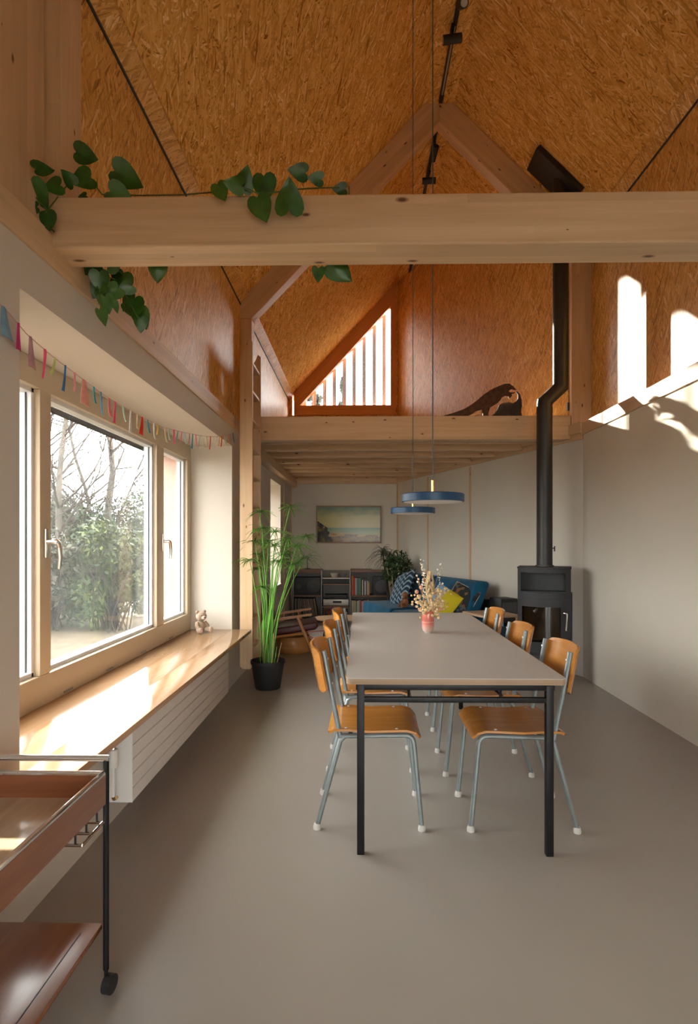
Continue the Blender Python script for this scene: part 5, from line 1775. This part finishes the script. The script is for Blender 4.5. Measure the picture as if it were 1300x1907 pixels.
tag(lv.build('foliage', 'ficus_leaf', fp_, smooth=0), kind='stuff')

# ------------------------------------------------------------------ armchair, drum, coffee table, rug
ac = thing('armchair', 'low wooden armchair with burgundy upholstery behind the papyrus', 'armchair', (-0.80, 6.84, 0), 0.10)
for s in (-1, 1):
    y = s * 0.27
    MB().tube([(0.06, y, 0.445), (0.16, y * 1.02, 0.22), (0.245, y * 1.05, 0.0)], [0.020, 0.019, 0.013], 10).build('front_leg', 'beech', ac)
    MB().tube([(-0.19, y, 0.40), (-0.26, y, 0.2), (-0.33, y * 1.05, 0.0)], [0.018, 0.018, 0.012], 10).build('rear_leg', 'beech', ac)

    def armf(u, v, y=y):
        x = -0.27 + 0.50 * u
        return (x, y + (v - 0.5) * 0.062 * (0.7 + 0.3 * math.sin(PI * min(1, u * 1.2))), 0.385 + 0.085 * u ** 0.8)
    MB().sheet(armf, 10, 3, 0.024).build('armrest', 'beech', ac, axis=(1, 0, 0), smooth=60)
    MB().tube([(-0.25, y * 0.9, 0.20), (0.17, y * 0.9, 0.255)], 0.015, 8).build('seat_rail', 'beech', ac)
q = [(-0.25, -0.235, 0.215), (0.27, -0.235, 0.285), (0.305, -0.235, 0.325), (0.28, -0.235, 0.375), (-0.24, -0.235, 0.30)]
MB().prism(q, (0, 0.47, 0)).build('seat_cushion', 'burgundy', ac, bevel=0.022, seg=3, smooth=60)
q = [(-0.28, -0.235, 0.28), (-0.16, -0.235, 0.30), (-0.30, -0.235, 0.72), (-0.40, -0.235, 0.70)]
MB().prism(q, (0, 0.47, 0)).build('backrest', 'burgundy', ac, bevel=0.022, seg=3, smooth=60)
dr = thing('wooden_drum', 'low round tan wooden drum standing under the armchair', 'drum', (-0.78, 6.85, 0))
MB().lathe([(0, 0), (0.185, 0), (0.205, 0.05), (0.205, 0.13), (0.185, 0.185), (0, 0.19)], 36).build('drum_body', 'drum_wood', dr, axis=(0, 0, 1), smooth=40)
MB().lathe([(0.199, 0.06), (0.209, 0.06), (0.209, 0.075), (0.199, 0.075)], 36).build('drum_hoop', 'beech', dr, smooth=40)

rug = thing('rug', 'pale rug with thin red lines in the living corner', 'rug', (-0.15, 8.0, 0))
MB().box(-0.72, 0.20, -0.72, 0.80, 0.0005, 0.012).build('rug_pile', 'rug_pale', rug, bevel=0.004)
for (x0, y0, x1, y1) in ((-0.60, -0.45, -0.40, -0.35), (-0.52, -0.20, -0.43, -0.52), (-0.2, 0.1, 0.1, 0.3), (-0.62, 0.2, -0.3, 0.35)):
    MB().tube([(x0, y0, 0.0125), ((x0 + x1) / 2 + .03, (y0 + y1) / 2, 0.0125), (x1, y1, 0.0125)], 0.010, 6).build('rug_line', 'rug_red', rug)
ct = thing('coffee_table', 'oval light wood coffee table with dark legs on the rug', 'coffee table', (-0.20, 7.66, 0.0135))
ct.scale = (1, 1, 0.78)
MB().lathe([(0, 0.33), (0.95, 0.33), (1.0, 0.342), (0.99, 0.356), (0, 0.358)], 40, Matrix.Diagonal((0.42, 0.30, 1, 1))).build('table_top', 'ply_edge', ct, smooth=40)
for sx in (-1, 1):
    for sy in (-1, 1):
        MB().tube([(sx * 0.22, sy * 0.13, 0.332), (sx * 0.28, sy * 0.18, 0.0)], [0.016, 0.010], 10).build('leg', 'black_steel', ct)

# ------------------------------------------------------------------ outdoors
gv, gf = [], []
NX, NY = 40, 40
for i in range(NX + 1):
    for j in range(NY + 1):
        x = -1.9 - 38 * (i / NX) ** 1.6
        y = -14 + 64 * j / NY
        bank = max(0.0, (-x - 4.0)) * 0.055
        gv.append((x, y, -0.38 + min(bank, 1.6) + 0.06 * math.sin(x * 1.7 + y) + 0.05 * math.sin(y * 2.3)))
for i in range(NX):
    for j in range(NY):
        a = i * (NY + 1) + j
        gf.append((a, a + 1, a + NY + 2, a + NY + 1))
struct(MB().add(gv, gf).build('ground_bank', 'earth', smooth=60), 'bare earth bank rising outside the long window')
struct(MB().box(-1.9, 40, -30, 60, -0.6, -0.4).build('ground', 'earth', smooth=0), 'earth round the house')


def leaf_cloud(centres, radii, n, size, flat=0.3, seed=1):
    r = np.random.default_rng(seed)
    k = r.integers(0, len(centres), n)
    C = np.array([tuple(c) for c in centres])[k]
    R = np.array(radii)[k]
    d = r.normal(size=(n, 3))
    d /= np.linalg.norm(d, axis=1)[:, None]
    rad = r.random(n) ** 0.45
    P = C + d * rad[:, None] * R
    N = r.normal(size=(n, 3)) + d * 0.4
    N /= np.linalg.norm(N, axis=1)[:, None]
    T = np.cross(N, r.normal(size=(n, 3)))
    T /= np.linalg.norm(T, axis=1)[:, None]
    B = np.cross(N, T)
    s = size * (0.6 + 0.8 * r.random(n))[:, None]
    V = np.stack([P - T * s, P + B * s * 0.45, P + T * s, P - B * s * 0.45], 1).reshape(-1, 3)
    Fq = np.arange(4 * n).reshape(-1, 4)
    return V, Fq


def cloud_obj(name, V, Fq, mat, parent):
    me = bpy.data.meshes.new(name)
    me.from_pydata(V.tolist(), [], Fq.tolist())
    me.update()
    me.materials.append(M_[mat])
    o = bpy.data.objects.new(name, me)
    COL.objects.link(o)
    o.parent = parent
    o['kind'] = 'stuff'
    return o


def gz(x, y):
    return -0.38 + min(max(0.0, (-x - 4.0)) * 0.055, 1.6)


def shrub(x, y, rx, h, mats, label, seed, n=5200, size=0.055, twigs=46):
    r = random.Random(seed)
    z0 = gz(x, y)
    o = thing('garden_shrub', label, 'shrub', (x, y, z0), 0, 'thicket outside the long window')
    cs, rd = [], []
    for i in range(9):
        a = r.uniform(0, 2 * PI)
        q = rx * r.uniform(0.1, 0.75)
        zz = h * r.uniform(0.25, 0.85)
        cs.append((q * math.cos(a), q * math.sin(a), zz))
        rd.append((rx * r.uniform(0.28, 0.5), rx * r.uniform(0.28, 0.5), h * r.uniform(0.15, 0.28)))
    for k, mt in enumerate(mats):
        V, Fq = leaf_cloud(cs, rd, n // len(mats), size, seed=seed * 10 + k)
        cloud_obj('foliage', V, Fq, mt, o)
    tw = MB()
    for i in range(twigs):
        a = r.uniform(0, 2 * PI)
        q = rx * r.uniform(0.4, 1.05)
        t = Vector((q * math.cos(a), q * math.sin(a), h * r.uniform(0.45, 1.12)))
        b = Vector((r.gauss(0, .15), r.gauss(0, .15), 0))
        m_ = b.lerp(t, 0.5) + Vector((0, 0, h * 0.25))
        tw.tube(arc(b, t, m_, 5), [0.014, 0.012, 0.010, 0.007, 0.005, 0.003], 4)
    tag(tw.build('twigs', 'twig', o), kind='stuff')
    return o


shr = [
    (-4.6, 10.6, 1.0, 1.9, ('leaf_green', 'leaf_lime'), 'low bright green shrub at the front of the thicket outside the window'),
    (-5.7, 10.4, 1.2, 2.0, ('leaf_grey', 'leaf_dry'), 'grey brown tangled shrub next to the bright green one outside the window'),
    (-6.9, 10.8, 1.2, 2.4, ('leaf_grey', 'leaf_green'), 'grey green shrub below the leaning birch outside the window'),
    (-4.9, 13.0, 1.4, 2.8, ('leaf_dark', 'leaf_green'), 'dark evergreen shrub behind the bright green one outside the window'),
    (-6.6, 13.4, 1.5, 2.8, ('leaf_grey', 'leaf_lime'), 'yellowish grey shrub between the birches outside the window'),
    (-8.4, 13.2, 1.6, 3.0, ('leaf_grey', 'leaf_dry'), 'wide brown thicket shrub at the edge of the window view'),
    (-6.2, 17.0, 2.0, 3.3, ('leaf_dark', 'leaf_grey'), 'tall dark shrub at the back of the thicket outside the window'),
    (-8.8, 17.5, 2.2, 3.4, ('leaf_grey', 'leaf_green'), 'tall grey green shrub at the back of the thicket outside the window'),
    (-11.5, 16.5, 2.4, 3.6, ('leaf_green', 'leaf_grey'), 'broad green shrub far behind the birches outside the window'),
    (-9.2, 10.5, 1.6, 2.8, ('leaf_grey', 'leaf_green'), 'dense shrub outside the sash beside the plaster wall'),
    (-9.6, 7.6, 1.7, 2.7, ('leaf_green', 'leaf_dry'), 'broad green and brown shrub on the bank opposite the window middle'),
    (-9.8, 4.2, 1.8, 2.6, ('leaf_grey', 'leaf_green'), 'broad shrub on the bank opposite the sash with the spare handle'),
    (-10.5, 0.8, 1.9, 2.8, ('leaf_grey', 'leaf_dry'), 'broad brown shrub on the bank beside the garden path end'),
    (-13.0, 10.5, 2.4, 3.8, ('leaf_dark', 'leaf_green'), 'tall dark shrub high on the bank behind the broad ones'),
    (-13.5, 5.5, 2.4, 3.8, ('leaf_dark', 'leaf_grey'), 'tall grey shrub high on the bank behind the broad ones'),
]
for i, (x, y, rx, h, mats, lb) in enumerate(shr):
    shrub(x, y, rx, h, mats, lb, 40 + i)


def bare_tree(x, y, h, r0, lean, label, seed, mat='bark_birch'):
    r = random.Random(seed)
    z0 = gz(x, y)
    o = thing('bare_tree', label, 'tree', (x, y, z0), 0, 'bare trees outside the long window')
    n = 10
    P = [Vector((lean[0] * (i / n) ** 1.3 + r.gauss(0, .04), lean[1] * (i / n) ** 1.3 + r.gauss(0, .04), h * i / n)) for i in range(n + 1)]
    tr = MB().tube(P, [r0 * (1 - 0.85 * i / n) for i in range(n + 1)], 8).build('trunk', mat, o)
    br = MB()

    def grow(p, d, L, rad, depth):
        m_ = max(3, int(L / 0.25))
        pts = [p]
        dd = d.copy()
        for i in range(m_):
            dd = (dd + Vector((r.gauss(0, .13), r.gauss(0, .13), r.gauss(0.05, .10)))).normalized()
            pts.append(pts[-1] + dd * L / m_)
        br.tube(pts, [rad * (1 - 0.8 * i / m_) for i in range(m_ + 1)], 4, cap=False)
        if depth > 0:
            for i in range(r.randint(3, 5)):
                k = r.randint(1, m_)
                nd = (dd + Vector((r.gauss(0, .7), r.gauss(0, .7), r.gauss(0.1, .4)))).normalized()
                grow(pts[k], nd, L * r.uniform(0.35, 0.6), rad * 0.5, depth - 1)
    for i in range(int(h * 3.0)):
        t = r.uniform(0.16, 0.98)
        k = t * n
        p = P[int(k)].lerp(P[min(n, int(k) + 1)], k - int(k))
        a = r.uniform(0, 2 * PI)
        d = Vector((math.cos(a), math.sin(a), r.uniform(0.3, 1.1))).normalized()
        grow(p, d, h * 0.22 * (1.15 - t * 0.7), r0 * 0.42 * (1.15 - t), 2)
    tag(br.build('branches', 'bark', o), kind='stuff')
    return o


bare_tree(-6.35, 12.0, 8.5, 0.085, (0.35, 0.2), 'slim pale birch beside the window mullion', 61)
bare_tree(-5.75, 13.2, 8.0, 0.11, (-0.15, 0.3), 'thicker forked birch in the middle of the window view', 62)
bare_tree(-5.9, 13.4, 7.0, 0.06, (-1.9, 0.2), 'thin leaning birch growing from the base of the thicker one', 63)
bare_tree(-8.2, 14.8, 8.5, 0.08, (0.3, 0), 'bare tree seen through the sash beside the plaster wall', 64)
bare_tree(-6.0, 17.5, 7.0, 0.07, (0.4, 0), 'thin bare tree at the back of the thicket', 65, 'bark')


def conifer(x, y, h, rad, label, seed):
    r = random.Random(seed)
    o = thing('garden_conifer', label, 'tree', (x, y, -0.4))
    MB().tube([(0, 0, 0), (0, 0, h)], [0.16, 0.02], 8).build('trunk', 'bark', o)
    cs, rd = [], []
    for i in range(70):
        t = r.random()
        a = r.uniform(0, 2 * PI)
        q = rad * (1 - t) * r.uniform(0.5, 1.0)
        cs.append((q * math.cos(a), q * math.sin(a), h * (0.12 + 0.87 * t)))
        w_ = rad * 0.30 * (1.15 - t)
        rd.append((w_, w_, 0.16))
    V, Fq = leaf_cloud(cs, rd, 9000, 0.09, seed=seed)
    cloud_obj('foliage', V, Fq, 'leaf_dark', o)
    return o


conifer(-1.9, 24.5, 9.1, 2.1, 'evergreen tree tip seen through the low corner of the triangular window', 71)
conifer(-0.8, 26.5, 9.2, 1.1, 'slim evergreen tip between the slats of the triangular window', 72)
